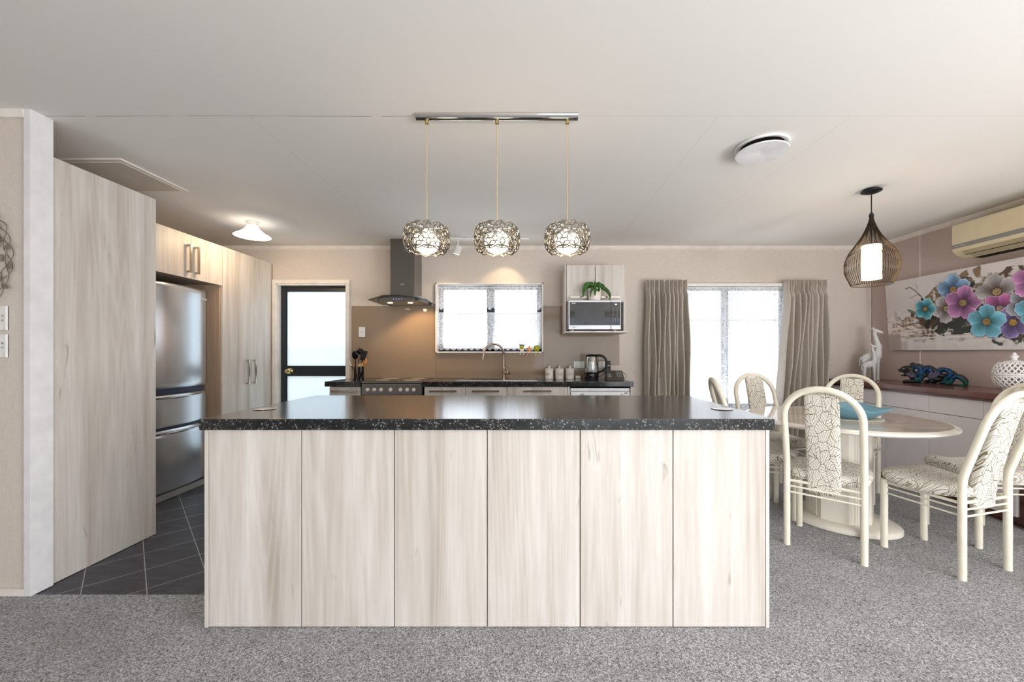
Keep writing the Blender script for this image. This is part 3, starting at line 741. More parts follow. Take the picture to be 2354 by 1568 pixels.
mb = MB(); mb.box(XK+0.001, -2.91, 3.785, YB-0.002, 0.09, ZT); mb.box(XK+0.001, -2.95, 3.785, YB-0.002, 0, 0.09); mb.build('body', 'carcass', t, smooth=False)
mb = MB(); mb.box(XK+0.001, -2.9105, 3.766, 3.784, 0, ZT, bev=0.001); mb.build('side_panel', 'side_wood', t)
mb = MB(); mb.box(-2.905, -2.891, 4.512, YB-0.001, 0, ZT); mb.build('filler_strip', 'side_wood', t)
for a, b, hy in ((3.786, 4.1515, 4.105), (4.1545, 4.51, 4.205)):
    mb = MB(); mb.box(-2.909, -2.891, a, b, 0.09, ZT, bev=0.001); dd = mb.build('door', 'laminate', t)
    mb = MB(); bar_handle(mb, (-2.891, hy, 0.885), (-2.891, hy, 1.140), (1, 0, 0), 0.016, 0.01, 0.034); mb.build('handle', 'handle_metal', dd)

# ------------------------------------------------------------------ fridge
F = thing('fridge', 'stainless steel fridge with one tall door over two freezer drawers', 'fridge', (-3.25, 3.38, 0))
mb = MB(); mb.box(-3.54, -3.03, 3.075, 3.69, 0.03, 1.775, bev=0.006); mb.box(-3.03, -3.005, 3.08, 3.685, 0.0, 0.05); mb.build('body', 'steel_dark', F)
def bowed(z0, z1, bulge=0.032, xf=-2.975, lip=False):
    mb = MB(); ya, yb = 3.07, 3.695
    def fn(u, v):
        a = PI*u; s = math.sin(a)
        y = ya+(yb-ya)*(0.5-0.5*math.copysign(abs(math.cos(a))**0.32, math.cos(a)))
        e = min(1.0, min(v, 1-v)*(z1-z0)/0.012); rr = math.sqrt(max(0, 1-(1-e)**2))
        x = -3.02+(xf+3.02)*min(1, 2.2*abs(s)**0.6)*(0.75+0.25*rr)+bulge*math.sin(PI*(y-ya)/(yb-ya))
        z = z0+(z1-z0)*v
        if lip and v > 0.9: x -= 0.016*math.sin(PI*(v-0.9)/0.2)
        return (x, y, z)
    mb.surf(fn, 48, 40); mb.box(-3.03, -3.0, ya+0.004, yb-0.004, z0+0.002, z1-0.002); return mb
dr = bowed(0.915, 1.79).build('door', 'steel_fridge', F)
mb = MB(); text_mb(mb, 'haier', 0.034, facing_right(-2.9625, 3.655, 1.70), 0, 0.001, 0.0006); mb.build('logo', 'silver', dr)
bowed(0.60, 0.865, lip=True).build('drawer', 'steel_fridge', F)
bowed(0.065, 0.575, lip=True).build('drawer', 'steel_fridge', F)
mb = MB()
for z0, z1 in ((0.868, 0.912), (0.578, 0.597)): mb.box(-3.025, -2.985, 3.09, 3.675, z0, z1)
mb.build('gap_strip', 'badge_blue', F, smooth=False)
for z in (0.838, 0.548):
    mb = MB()
    def fn(u, v, z=z):
        y = 3.13+0.50*u; h = 0.018*math.sin(PI*u)**0.5+0.001
        return (-2.950+0.034*math.sin(PI*(y-3.07)/0.625)-0.02+0.012*math.sin(PI*v), y, z-h*v+0.008)
    mb.surf(fn, 24, 6); mb.build('drawer_pull', 'chrome', F)
mb = MB(); mb.box(-3.0, -2.965, 3.075, 3.69, 0.0, 0.052, bev=0.004); mb.build('kick_grille', 'grey_plastic', F)

# ================================================================== BACK BENCH
def worktop(x0, x1, label):
    mb = MB(); mb.box(x0, x1, 3.963, YB-0.001, 0.873, 0.922, bev=0.003)
    return tag(mb.build('bench_worktop', 'granite', at=((x0+x1)/2, 4.2, 0.873)), label, 'worktop')
worktop(-2.013, -1.652, 'short black speckled worktop left of the stove')
worktop(-1.035, 1.065, 'long black speckled worktop holding the sink')
def base_unit(x0, x1, label, h0, h1, hs=0.18):
    t = thing('base_cabinet', label, 'cabinet', ((x0+x1)/2, 4.25, 0), 'base cabinets along the back wall')
    mb = MB(); mb.box(x0+0.001, x1-0.001, 4.0, YB-0.002, 0.1, 0.872); mb.box(x0+0.001, x1-0.001, 4.05, YB-0.002, 0, 0.1); mb.build('body', 'carcass', t, smooth=False)
    mb = MB(); mb.box(x0+0.002, x1-0.002, 3.982, 4.0, 0.715, 0.866, bev=0.001); dd = mb.build('drawer', 'laminate', t)
    mb = MB(); bar_handle(mb, (h0, 3.982, 0.828), (h1, 3.982, 0.828), (0, -1, 0), 0.016, 0.01, 0.03); mb.build('handle', 'handle_metal', dd)
    mb = MB(); mb.box(x0+0.002, x1-0.002, 3.982, 4.0, 0.105, 0.711, bev=0.001); dd = mb.build('door', 'laminate', t)
    return t
base_unit(-1.975, -1.66, 'narrow base cabinet between the back door and the stove', -1.945, -1.69)
base_unit(-1.025, -0.613, 'base cabinet directly right of the stove', -0.97, -0.70)
base_unit(-0.613, -0.20, 'base cabinet under the sink bowl', -0.545, -0.275)
base_unit(-0.20, 0.41, 'wide base cabinet under the draining board', -0.03, 0.245)
mb = MB(); mb.box(0.411, 0.430, 3.975, YB-0.002, 0, 0.872, bev=0.001); tag(mb.build('cabinet_panel', 'laminate', at=(0.42, 4.2, 0)), 'upright woodgrain panel left of the dishwasher', 'cabinet panel')
mb = MB(); mb.box(1.036, 1.052, 3.975, YB-0.002, 0, 0.872, bev=0.001); tag(mb.build('cabinet_panel', 'laminate', at=(1.044, 4.2, 0)), 'upright end panel right of the dishwasher', 'cabinet panel')
D = thing('dishwasher', 'white dishwasher under the right end of the back bench', 'dishwasher', (0.735, 4.2, 0))
mb = MB(); mb.box(0.434, 1.032, 4.0, YB-0.003, 0.02, 0.85, bev=0.004); mb.build('body', 'dishwasher_white', D)
mb = MB(); mb.box(0.438, 1.028, 3.98, 4.0, 0.825, 0.856, bev=0.006); mb.build('top_trim', 'dishwasher_white', D)
mb = MB(); mb.box(0.438, 1.028, 3.968, 4.0, 0.12, 0.820, bev=0.008)
dd = mb.build('door', 'dishwasher_white', D)
for xk in (0.555, 0.95):
    mb = MB(); mb.lathe([(0.018, 0), (0.018, 0.012), (0.014, 0.016), (0, 0.016)], (xk, 3.968, 0.785), 24, M=Matrix.Rotation(PI/2, 4, 'X')); mb.build('control_knob', 'silver', dd)
mb = MB(); mb.box(0.972, 1.005, 3.966, 3.969, 0.803, 0.812); mb.build('badge', 'badge_blue', dd)

# stove
V = thing('stove', 'stainless freestanding stove with seven knobs and black glass top', 'stove', (-1.342, 4.25, 0))
mb = MB(); mb.box(-1.642, -1.042, 3.975, YB-0.01, 0.05, 0.905, bev=0.004); mb.build('body', 'steel_stove', V)
mb = MB(); mb.box(-1.645, -1.039, 3.955, YB-0.015, 0.905, 0.925, bev=0.006); mb.build('hob_frame', 'steel_stove', V)
mb = MB(); mb.box(-1.628, -1.056, 3.985, YB-0.03, 0.9245, 0.9275, bev=0.001); mb.build('glass_top', 'black_gloss', V)
for (cx, cy, r) in ((-1.49, 4.12, 0.075), (-1.19, 4.12, 0.09), (-1.49, 4.38, 0.09), (-1.19, 4.38, 0.075)):
    mb = MB(); mb.lathe([(r-0.002, 0), (r, 0), (r, 0.0004), (r-0.002, 0.0004), (r-0.002, 0)], (cx, cy, 0.9276), 48); mb.build('burner_ring', 'grey_plastic', V)
mb = MB(); mb.box(-1.640, -1.044, 3.951, 3.975, 0.79, 0.902, bev=0.006); cp = mb.build('control_panel', 'steel_stove', V)
for px in (845, 860.4, 876, 898, 920.7, 936, 951):
    kx = (px-1211)/231.8
    mb = MB(); mb.lathe([(0.0185, 0), (0.0185, 0.004), (0.015, 0.006), (0.0145, 0.02), (0.012, 0.022), (0, 0.022)], (kx, 3.951, 0.843), 24, M=Matrix.Rotation(PI/2, 4, 'X'))
    mb.box(kx-0.003, kx+0.003, 3.922, 3.935, 0.829, 0.857, bev=0.001); mb.build('knob', 'ceramic_cream', cp)
for px in (845, 860.4, 936, 951):
    mb = MB(); mb.box((px-1211)/231.8-0.006, (px-1211)/231.8+0.006, 3.9503, 3.9512, 0.874, 0.878); mb.build('dial_mark', 'black_satin', cp)
for px in (887, 911):
    mb = MB(); mb.lathe([(0, 0), (0.003, 0), (0.003, 0.001), (0, 0.001)], ((px-1211)/231.8, 3.951, 0.878), 12, M=Matrix.Rotation(PI/2, 4, 'X')); mb.build('indicator_lamp', 'black_satin', cp)
mb = MB(); mb.box(-1.638, -1.046, 3.953, 3.975, 0.25, 0.782, bev=0.006); od = mb.build('oven_door', 'black_gloss', V)
mb = MB(); mb.tube([(-1.60, 3.915, 0.735), (-1.085, 3.915, 0.735)], 0.011, 12); mb.box(-1.59, -1.575, 3.915, 3.953, 0.728, 0.742); mb.box(-1.11, -1.095, 3.915, 3.953, 0.728, 0.742); mb.build('handle', 'steel_stove', od)
mb = MB(); mb.box(-1.638, -1.046, 3.953, 3.975, 0.06, 0.242, bev=0.006); mb.build('drawer', 'steel_stove', V)

# splashback glass
def gl(x0, x1, z0, z1, label):
    mb = MB(); mb.box(x0, x1, YB-0.008, YB-0.001, z0, z1, bev=0.001)
    tag(mb.build('splashback_panel', 'splash_glass', at=((x0+x1)/2, YB, z0)), label, 'splashback', 'glass splashback panels')
gl(-1.992, -1.034, 0.923, 1.742, 'tan glass splashback panel behind the stove')
gl(-1.032, 0.186, 0.923, 1.207, 'low tan glass splashback strip under the kitchen window')
mb = MB(); mb.box(0.188, 0.74, YB-0.008, YB-0.001, 0.923, 1.742); mb.box(0.74, 1.052, YB-0.008, YB-0.001, 1.066, 1.742)
tag(mb.build('splashback_panel', 'splash_glass', at=(0.6, YB, 0.923), smooth=False), 'tan glass splashback panel right of the kitchen window', 'splashback', 'glass splashback panels')

# range hood
Hd = thing('range_hood', 'stainless chimney range hood with curved glass canopy above the stove', 'range hood', (-1.32, 4.3, 1.745))
mb = MB(); mb.box(-1.449, -1.193, 4.224, YB-0.009, 1.80, CZ-0.001, bev=0.003); ch = mb.build('chimney', 'steel_dark', Hd)
mb = MB(); text_mb(mb, 'ARISEL', 0.014, facing_cam(-1.32, 4.2235, 1.935)); mb.build('logo', 'text_white', ch)
mb = MB()
def canopy(u, v):
    x = -1.62+0.60*u; k = (2*u-1)
    yf = 4.02+0.10*abs(k)**2.4*0.4-0.03*(1-k*k)
    return (x, yf+(YB-0.01-yf)*v, 1.792-0.040*k*k)
mb.surf(canopy, 40, 8); g = mb.build('glass_canopy', 'hood_glass', Hd); s_ = g.modifiers.new('solid', 'SOLIDIFY'); s_.thickness = 0.006
mb = MB(); pl = [(-1.56, 4.52), (-1.56, 4.15), (-1.50, 4.055), (-1.14, 4.055), (-1.08, 4.15), (-1.08, 4.52)]
mb.prism(pl, 1.742, 1.768); mb.prism([(x*0.9-0.132, y) for x, y in pl], 1.768, 1.80)
hb = mb.build('motor_box', 'steel_dark', Hd)
mb = MB(); mb.box(-1.50, -1.14, 4.10, 4.48, 1.739, 1.7425); mb.build('filter', 'steel_sink', Hd, smooth=False)
mb = MB()
for i in range(4): mb.box(-1.362+i*0.028, -1.354+i*0.028, 4.0545, 4.056, 1.753, 1.761)
mb.build('control_lights', 'display_blue', Hd, smooth=False)
for lx in (-1.447, -1.233):
    mb = MB(); mb.lathe([(0, -0.002), (0.026, -0.002), (0.026, 0.0), (0, 0.0)], (lx, 4.22, 1.7385), 24); mb.build('lamp', 'spot_lens', Hd)
spot('hood_lamp_light', (-1.447, 4.22, 1.732), (-1.43, 4.30, 0.9), 3.5, 115)
spot('hood_lamp_light', (-1.233, 4.22, 1.732), (-1.12, 4.50, 1.1), 14, 125, (1, 0.62, 0.3))

# ------------------------------------------------------------------ sink and tap
K = thing('kitchen_sink', 'stainless inset sink with one bowl and a draining board', 'sink', (-0.3, 4.2, 0.922))
mb = MB()
def rect(x0, x1, y0, y1, r, n=5):
    pts = []
    for cx, cy, a0 in ((x1-r, y1-r, 0), (x0+r, y1-r, 90), (x0+r, y0+r, 180), (x1-r, y0+r, 270)):
        for k in range(n+1):
            a = math.radians(a0+90*k/n); pts.append((cx+r*math.cos(a), cy+r*math.sin(a)))
    return pts
def loopring(mb, loops, cap_last=True, m=0):
    n = len(loops[0]); vs = [p for L in loops for p in L]; fs = []
    for i in range(len(loops)-1):
        for k in range(n): fs.append((i*n+k, i*n+(k+1) % n, (i+1)*n+(k+1) % n, (i+1)*n+k))
    if cap_last: fs.append(tuple((len(loops)-1)*n+k for k in range(n)))
    mb.add(vs, fs, m)
def L3(pts, z): return [(x, y, z) for x, y in pts]
o = rect(-0.725, 0.118, 3.995, 4.46, 0.03)
# deck with the bowl cut in it is built from strips
mb.box(-0.725, -0.64, 3.995, 4.46, 0.922, 0.927, bev=0.002); mb.box(-0.27, 0.118, 3.995, 4.46, 0.922, 0.925, bev=0.001)
mb.box(-0.64, -0.27, 3.995, 4.05, 0.922, 0.927, bev=0.002); mb.box(-0.64, -0.27, 4.40, 4.46, 0.922, 0.927, bev=0.002)
for i in range(7): mb.box(-0.22+i*0.045, -0.195+i*0.045, 4.06, 4.40, 0.925, 0.929, bev=0.0015)
mb.tube(L3(rect(-0.72, 0.113, 4.0, 4.455, 0.03), 0.9275), 0.0035, 8, closed=True)
mb.build('deck', 'steel_sink', K)
mb = MB(); loopring(mb, [L3(rect(-0.645, -0.265, 4.045, 4.405, 0.05), 0.9275), L3(rect(-0.635, -0.275, 4.055, 4.395, 0.05), 0.9255), L3(rect(-0.625, -0.285, 4.065, 4.385, 0.05), 0.9235)], False)
mb.build('bowl_rim', 'steel_sink', K)
mb = MB(); mb.lathe([(0, 0), (0.035, 0), (0.035, 0.001), (0, 0.001)], (-0.455, 4.22, 0.923), 24); mb.build('bowl', 'steel_dark', K)
Tp = thing('kitchen_tap', 'gooseneck mixer tap arching over the sink', 'tap', (-0.255, 4.41, 0.925))
mb = MB(); mb.lathe([(0.026, 0), (0.026, 0.006), (0.019, 0.01), (0.019, 0.10), (0.022, 0.11), (0.022, 0.125), (0.013, 0.14), (0, 0.14)], (-0.255, 4.41, 0.925), 24); mb.build('body', 'tap_metal', Tp)
mb = MB(); pts = [(-0.255, 4.41, 1.05), (-0.255, 4.41, 1.12)]+[(-0.362+0.107*math.cos(a), 4.41-0.06*(a/PI), 1.20+0.107*math.sin(a)) for a in [PI*k/16 for k in range(0, 16)]]+[(-0.470, 4.345, 1.19), (-0.478, 4.34, 1.15)]
mb.tube(pts, 0.0125, 12); mb.tube([(-0.4775, 4.34, 1.152), (-0.479, 4.34, 1.135)], 0.0145, 12); mb.build('spout', 'tap_metal', Tp)
mb = MB(); mb.tube([(-0.245, 4.40, 0.99), (-0.195, 4.36, 0.985)], 0.017, 14); mb.tube([(-0.20, 4.365, 0.99), (-0.225, 4.375, 1.045)], 0.005, 8); mb.build('lever', 'tap_metal', Tp)

# ------------------------------------------------------------------ microwave cabinet
Cb = thing('wall_cabinet', 'two door wall cabinet with an open microwave niche', 'cabinet', (0.717, 4.36, 1.415))
mb = MB()
mb.box(0.401, 0.417, 4.186, YB-0.009, 1.43, 2.131); mb.box(1.017, 1.033, 4.186, YB-0.009, 1.43, 2.131)
mb.box(0.417, 1.017, 4.186, YB-0.009, 2.115, 2.131); mb.box(0.417, 1.017, 4.20, YB-0.009, 1.742, 1.758); mb.box(0.417, 1.017, YB-0.02, YB-0.01, 1.43, 2.12)
mb.build('body', 'laminate', Cb, smooth=False)
mb = MB(); pl = [(0.401, YB-0.009), (0.401, 4.15), (0.43, 4.01), (1.015, 4.01), (1.045, 4.15), (1.033, YB-0.009)]
mb.prism(pl, 1.414, 1.431); mb.build('shelf', 'laminate', Cb, smooth=False)
for a, b, h0, h1 in ((0.419, 0.714, 0.45, 0.66), (0.720, 1.015, 0.775, 0.97)):
    mb = MB(); mb.box(a, b, 4.172, 4.19, 1.745, 2.128, bev=0.001); dd = mb.build('door', 'laminate', Cb)
    mb = MB(); bar_handle(mb, (h0, 4.172, 1.79), (h1, 4.172, 1.79), (0, -1, 0), 0.016, 0.01, 0.03); mb.build('handle', 'handle_metal', dd)
Mw = thing('microwave', 'silver and black microwave in the wall cabinet niche', 'microwave', (0.69, 4.2, 1.432))
mb = MB(); mb.box(0.424, 0.951, 4.04, 4.46, 1.446, 1.739, bev=0.008)
for fx in (0.47, 0.9):
    for fy in (4.08, 4.42): mb.lathe([(0.014, 0), (0.014, 0.016), (0, 0.016)], (fx, fy, 1.4315), 12)
mb.build('body', 'silver', Mw)
mb = MB(); mb.box(0.424, 0.848, 4.02, 4.042, 1.444, 1.741, bev=0.004); md = mb.build('door', 'silver', Mw)
mb = MB(); mb.box(0.433, 0.847, 4.0175, 4.022, 1.487, 1.722); mb.build('door_glass', 'black_gloss', md, smooth=False)
mb = MB(); mb.box(0.484, 0.782, 4.0165, 4.0178, 1.522, 1.690); mb.build('door_window', 'microwave_screen', md, smooth=False)
mb = MB(); text_mb(mb, 'SHARP', 0.014, facing_cam(0.473, 4.0165, 1.7085), 0, 0.0004, 0.0006); mb.build('logo', 'text_white', md)
mb = MB(); mb.box(0.462, 0.490, 4.0188, 4.0197, 1.462, 1.4632); mb.box(0.462, 0.490, 4.0188, 4.0197, 1.471, 1.4722); mb.box(0.462, 0.4632, 4.0188, 4.0197, 1.462, 1.4722); mb.box(0.489, 0.490, 4.0188, 4.0197, 1.462, 1.4722)
text_mb(mb, 'R395', 0.007, facing_cam(0.476, 4.0194, 1.467)); mb.build('badge', 'text_dark', md)
mb = MB(); mb.box(0.851, 0.951, 4.02, 4.042, 1.444, 1.741, bev=0.004); cp = mb.build('control_panel', 'silver', Mw)
mb = MB(); mb.box(0.852, 0.944, 4.0175, 4.022, 1.487, 1.722); mb.build('panel_glass', 'black_gloss', cp, smooth=False)
mb = MB(); text_mb(mb, '4:8', 0.020, facing_cam(0.898, 4.0165, 1.698), 0, 0.0004, 0.0005); mb.build('clock_display', 'display_white', cp)
mb = MB()
for i in range(8):
    for j, xx in enumerate((0.873, 0.912)): mb.box(xx-0.007, xx+0.007, 4.0165, 4.0178, 1.652-i*0.0115, 1.6545-i*0.0115)
for i in range(4):
    for xx in (0.868, 0.893, 0.918): mb.box(xx-0.005, xx+0.005, 4.0165, 4.0178, 1.552-i*0.0095, 1.555-i*0.0095)
mb.build('buttons', 'grey_plastic', cp, smooth=False)

Pt = thing('potted_plant', 'green strap leaved plant in a white pot on the microwave', 'potted plant', (0.697, 4.10, 1.741))
mb = MB(); mb.lathe([(0.045, 0), (0.058, 0.006), (0.064, 0.03), (0.066, 0.125), (0.064, 0.130), (0.060, 0.125), (0.058, 0.09), (0, 0.09)], (0.697, 4.10, 1.7415), 32); mb.build('pot', 'ceramic_cream', Pt)
mb = MB(); mb.lathe([(0, 0), (0.058, 0), (0.058, 0.006), (0, 0.01)], (0.697, 4.10, 1.838), 20); mb.build('soil', 'soil', Pt)
mb = MB()
def leaf(ctrl, w):
    P = smoothpath([(0.697+a, 4.10+b, 1.845+c) for a, b, c in ctrl], 6); n = len(P); vs = []; fs = []
    for i, p in enumerate(P):
        t_ = (P[min(i+1, n-1)]-P[max(i-1, 0)]).normalized(); s_ = t_.cross(Vector((0, 1, 0.3))); s_ = s_.normalized() if s_.length > 0.01 else Vector((1, 0, 0))
        f = i/(n-1); ww = w*(0.25+0.75*math.sin(PI*min(1, f*1.02)**0.8))*(1 if f < 0.97 else 0.3); nn = s_.cross(t_).normalized()
        for k in (-1, -0.5, 0, 0.5, 1): vs.append(p+s_*ww*k+nn*ww*0.35*abs(k))
    for i in range(n-1):
        for k in range(4): fs.append((i*5+k, i*5+k+1, i*5+5+k+1, i*5+5+k))
    mb.add(vs, fs)
for ctrl, w in (([(0, 0, 0), (-0.05, -0.02, 0.055), (-0.105, -0.035, 0.02), (-0.125, -0.04, -0.07)], 0.024),
                ([(0, 0, 0), (-0.04, -0.01, 0.06), (-0.09, -0.01, 0.065), (-0.10, -0.02, 0.015)], 0.021),
                ([(0, 0, 0), (-0.03, -0.02, 0.07), (-0.055, 0.0, 0.075)], 0.02),
                ([(0, 0, 0), (-0.02, -0.06, 0.02), (-0.05, -0.085, -0.02), (-0.053, -0.085, -0.075)], 0.013),
                ([(0, 0, 0), (0.0, -0.06, 0.03), (-0.005, -0.085, 0.0), (-0.008, -0.085, -0.06)], 0.018),
                ([(0, 0, 0), (0.02, -0.05, 0.03), (0.03, -0.08, 0.0), (0.03, -0.08, -0.02)], 0.018),
                ([(0, 0, 0), (0.0, -0.01, 0.05), (0.005, 0.0, 0.10)], 0.02),
                ([(0, 0, 0), (0.03, -0.01, 0.05), (0.045, -0.02, 0.065), (0.06, -0.02, 0.03)], 0.028),
                ([(0, 0, 0), (0.04, 0.01, 0.06), (0.09, 0.0, 0.055), (0.10, 0, 0.04)], 0.018),
                ([(0, 0, 0), (0.05, -0.03, 0.03), (0.11, -0.04, 0.01), (0.15, -0.04, -0.045), (0.145, -0.04, -0.10)], 0.02),
                ([(0, 0, 0), (-0.015, -0.04, 0.045), (-0.03, -0.06, 0.03), (-0.04, -0.06, 0.005)], 0.018),
                ([(0, 0, 0), (0.02, 0.02, 0.06), (0.02, 0.05, 0.05)], 0.02)): leaf(ctrl, w)
mb.build('foliage', 'leaf_green', Pt, weld=False, angle=60)

# ================================================================== THINGS ON THE BENCH
ZB = 0.9225
U = thing('utensil_holder', 'black twin cylinder utensil holder left of the stove', 'utensil holder', (-1.805, 4.27, ZB))
mb = MB()
for cx, cy in ((-1.832, 4.285), (-1.778, 4.265)):
    mb.lathe([(0.032, 0), (0.032, 0.14), (0.029, 0.14), (0.028, 0.01), (0, 0.01)], (cx, cy, ZB), 28)
mb.build('cup', 'black_gloss', U)
def utensil(name, label, base, tip, kind, m1, m2):
    t = thing(name, label, 'utensil', base, 'utensils standing in the black holder')
    b = Vector(base); e = Vector(tip); d = (e-b).normalized(); mb = MB(); mb.tube([b, b+(e-b)*0.72], 0.006, 8); mb.build('handle', m1, t)
    mb = MB(); c = e; q = Vector((0, 0, 1)).rotation_difference(d).to_matrix().to_4x4()
    if kind == 'spoon': mb.ball(c, (0.034, 0.012, 0.046), M=q)
    elif kind == 'ladle': mb.ball(c, (0.04, 0.03, 0.034), M=q)
    elif kind == 'turner': mb.prism([(-0.025, -0.065), (0.025, -0.065), (0.048, 0.035), (-0.03, 0.045)], -0.003, 0.003, 'y'); mb.v = [tuple((q @ Vector(v))+c) for v in mb.v]
    elif kind == 'tongs': mb.tube([b+(e-b)*0.6, e], [0.008, 0.002], 8)
    mb.tube([b+(e-b)*0.7, e-d*0.02], 0.005, 8); mb.build('head', m2, t)
zb = ZB+0.012
utensil('ladle', 'black ladle, topmost utensil in the black holder', (-1.83, 4.285, zb), (-1.80, 4.29, 1.225), 'ladle', 'black_satin', 'black_gloss')
utensil('serving_spoon', 'black serving spoon leaning forward in the black holder', (-1.835, 4.285, zb), (-1.828, 4.235, 1.185), 'spoon', 'black_satin', 'black_gloss')
utensil('kitchen_turner', 'black slotted turner leaning right in the black holder', (-1.785, 4.265, zb), (-1.752, 4.26, 1.195), 'turner', 'black_satin', 'black_gloss')
utensil('wooden_spoon', 'orange brown wooden spoon at the right of the black holder', (-1.775, 4.265, zb), (-1.748, 4.275, 1.115), 'spoon', 'wood_handle', 'wood_handle')
utensil('serving_fork', 'thin steel skewer fork poking out left of the black holder', (-1.82, 4.275, zb), (-1.912, 4.25, 1.16), 'tongs', 'black_satin', 'silver')
HT = ['leftmost orange brown', 'second orange brown', 'third orange brown', 'first pale cream', 'second pale cream', 'rightmost pale cream']
for i, (hx, hy) in enumerate(((-1.847, 4.262), (-1.832, 4.259), (-1.812, 4.262), (-1.79, 4.243), (-1.775, 4.24), (-1.758, 4.25))):
    mb = MB(); mb.box(hx-0.0065, hx+0.0065, hy-0.004, hy+0.004, zb, ZB+0.165+0.006*(i % 3), bev=0.002)
    tag(mb.build('knife_handle', 'wood_handle' if i < 3 else 'wood_pale', at=(hx, hy, zb)), HT[i]+' wooden handle tip above the black holder rim', 'utensil', 'wooden handle tips in the black holder')

def canister(cx, word, rot, label):
    t = thing('storage_canister', label, 'canister', (cx, 4.40, ZB), 'ceramic canisters on the bench')
    mb = MB(); mb.lathe([(0.043, 0), (0.046, 0.003), (0.0465, 0.098), (0.044, 0.1), (0, 0.1)], (cx, 4.40, ZB), 40); bo = mb.build('jar', 'ceramic_cream', t)
    mb = MB(); mb.lathe([(0.044, 0.1), (0.050, 0.1), (0.051, 0.108), (0.046, 0.112), (0.02, 0.118), (0.009, 0.122), (0.008, 0.130), (0.013, 0.135), (0.013, 0.141), (0.008, 0.145), (0, 0.145)], (cx, 4.40, ZB), 36); mb.build('lid', 'ceramic_cream', t)
    # printed oval and word wrapped on the jar front
    tm = MB(); text_mb(tm, word, 0.0165 if len(word) < 6 else 0.0145, Matrix.Identity(4), 0, 0.0, 0.0004)
    n = 48; a, b = 0.030, 0.021; ring = [(a*math.cos(2*PI*k/n), b*math.sin(2*PI*k/n)) for k in range(n)]+[((a-0.0016)*math.cos(2*PI*k/n), (b-0.0016)*math.sin(2*PI*k/n)) for k in range(n)]
    tm.add([(x, y, 0) for x, y in ring], [(k, (k+1) % n, n+(k+1) % n, n+k) for k in range(n)])
    R_ = 0.0468
    tm.v = [(cx+R_*math.sin(x/R_+rot), 4.40-R_*math.cos(x/R_+rot), ZB+0.053+y) for x, y, z in tm.v]
    lab(tm.build('printed_label', 'text_dark', bo, smooth=False, weld=False), 'oval print reading '+word)
canister(0.246, 'SUGAR', -0.55, 'cream lidded canister marked sugar, leftmost of three')
canister(0.361, 'COFFEE', 0.12, 'cream lidded canister marked coffee, middle of three')
canister(0.476, 'TEA', -0.02, 'cream lidded canister marked tea, rightmost of three')

Kt = thing('kettle', 'clear glass electric kettle with black base and handle', 'kettle', (0.700, 4.30, ZB))
mb = MB(); mb.lathe([(0.072, 0), (0.074, 0.004), (0.074, 0.020), (0.066, 0.024), (0, 0.024)], (0.70, 4.30, ZB), 36); mb.build('power_base', 'black_satin', Kt)
mb = MB(); mb.lathe([(0.066, 0.025), (0.076, 0.028), (0.078, 0.075), (0.074, 0.078), (0, 0.078)], (0.70, 4.30, ZB), 36); kb = mb.build('base', 'black_gloss', Kt)
mb = MB(); text_mb(mb, 'Breville', 0.013, facing_cam(0.69, 4.2215, ZB+0.052), 0, 0.0004, 0.0003); mb.build('logo', 'text_white', kb)
mb = MB(); mb.lathe([(0.0755, 0.078), (0.0785, 0.10), (0.074, 0.16), (0.062, 0.235), (0.058, 0.250), (0.056, 0.250), (0.060, 0.234), (0.072, 0.16), (0.0765, 0.10), (0.073, 0.079), (0.0755, 0.078)], (0.70, 4.30, ZB), 40); mb.build('glass_jug', 'kettle_glass', Kt)
mb = MB(); mb.lathe([(0, 0.248), (0.060, 0.248), (0.062, 0.256), (0.055, 0.266), (0.02, 0.272), (0, 0.272)], (0.70, 4.30, ZB), 36); mb.prism([(0.63, 1.165), (0.655, 1.165), (0.655, 1.185), (0.645, 1.185)], 4.285, 4.315, 'y'); mb.build('lid', 'black_satin', Kt)
mb = MB(); mb.tube(smoothpath([(0.735, 4.28, 1.18), (0.80, 4.27, 1.178), (0.845, 4.265, 1.14), (0.848, 4.265, 1.06), (0.82, 4.27, 1.02), (0.772, 4.28, 1.0)], 6), 0.013, 12); mb.build('handle', 'black_satin', Kt)
mb = MB(); mb.lathe([(0, 0), (0.02, 0), (0.02, 0.012), (0.006, 0.016), (0.005, 0.12), (0, 0.12)], (0.70, 4.30, ZB+0.079), 20); mb.build('inner_tube', 'chrome', Kt)

def outlet(x0, x1, z0, z1, label, n=2, plug=False):
    t = thing('power_outlet', label, 'power outlet', ((x0+x1)/2, YB-0.009, z0), 'white power outlets above the bench')
    mb = MB(); mb.box(x0, x1, YB-0.020, YB-0.0085, z0, z1, bev=0.003); mb.build('plate', 'white_plastic', t)
    for i in range(n):
        xx = x0+(x1-x0)*(i+0.5)/n
        mb = MB(); mb.box(xx-0.005, xx+0.005, YB-0.0235, YB-0.02, z1-0.022, z1-0.012, bev=0.001); mb.build('rocker', 'grey_plastic', t)
        mb = MB(); mb.box(xx-0.008, xx-0.006, YB-0.0206, YB-0.02, z0+0.02, z0+0.028); mb.box(xx+0.006, xx+0.008, YB-0.0206, YB-0.02, z0+0.02, z0+0.028); mb.box(xx-0.001, xx+0.001, YB-0.0206, YB-0.02, z0+0.010, z0+0.018); mb.build('socket_holes', 'text_dark', t, smooth=False)
outlet(0.530, 0.652, 1.038, 1.112, 'white double power outlet left of the kettle')
outlet(0.672, 0.772, 1.038, 1.106, 'white double power outlet seen through the kettle glass')
outlet(0.815, 0.93, 1.038, 1.110, 'white power outlet between the kettle and the phone')
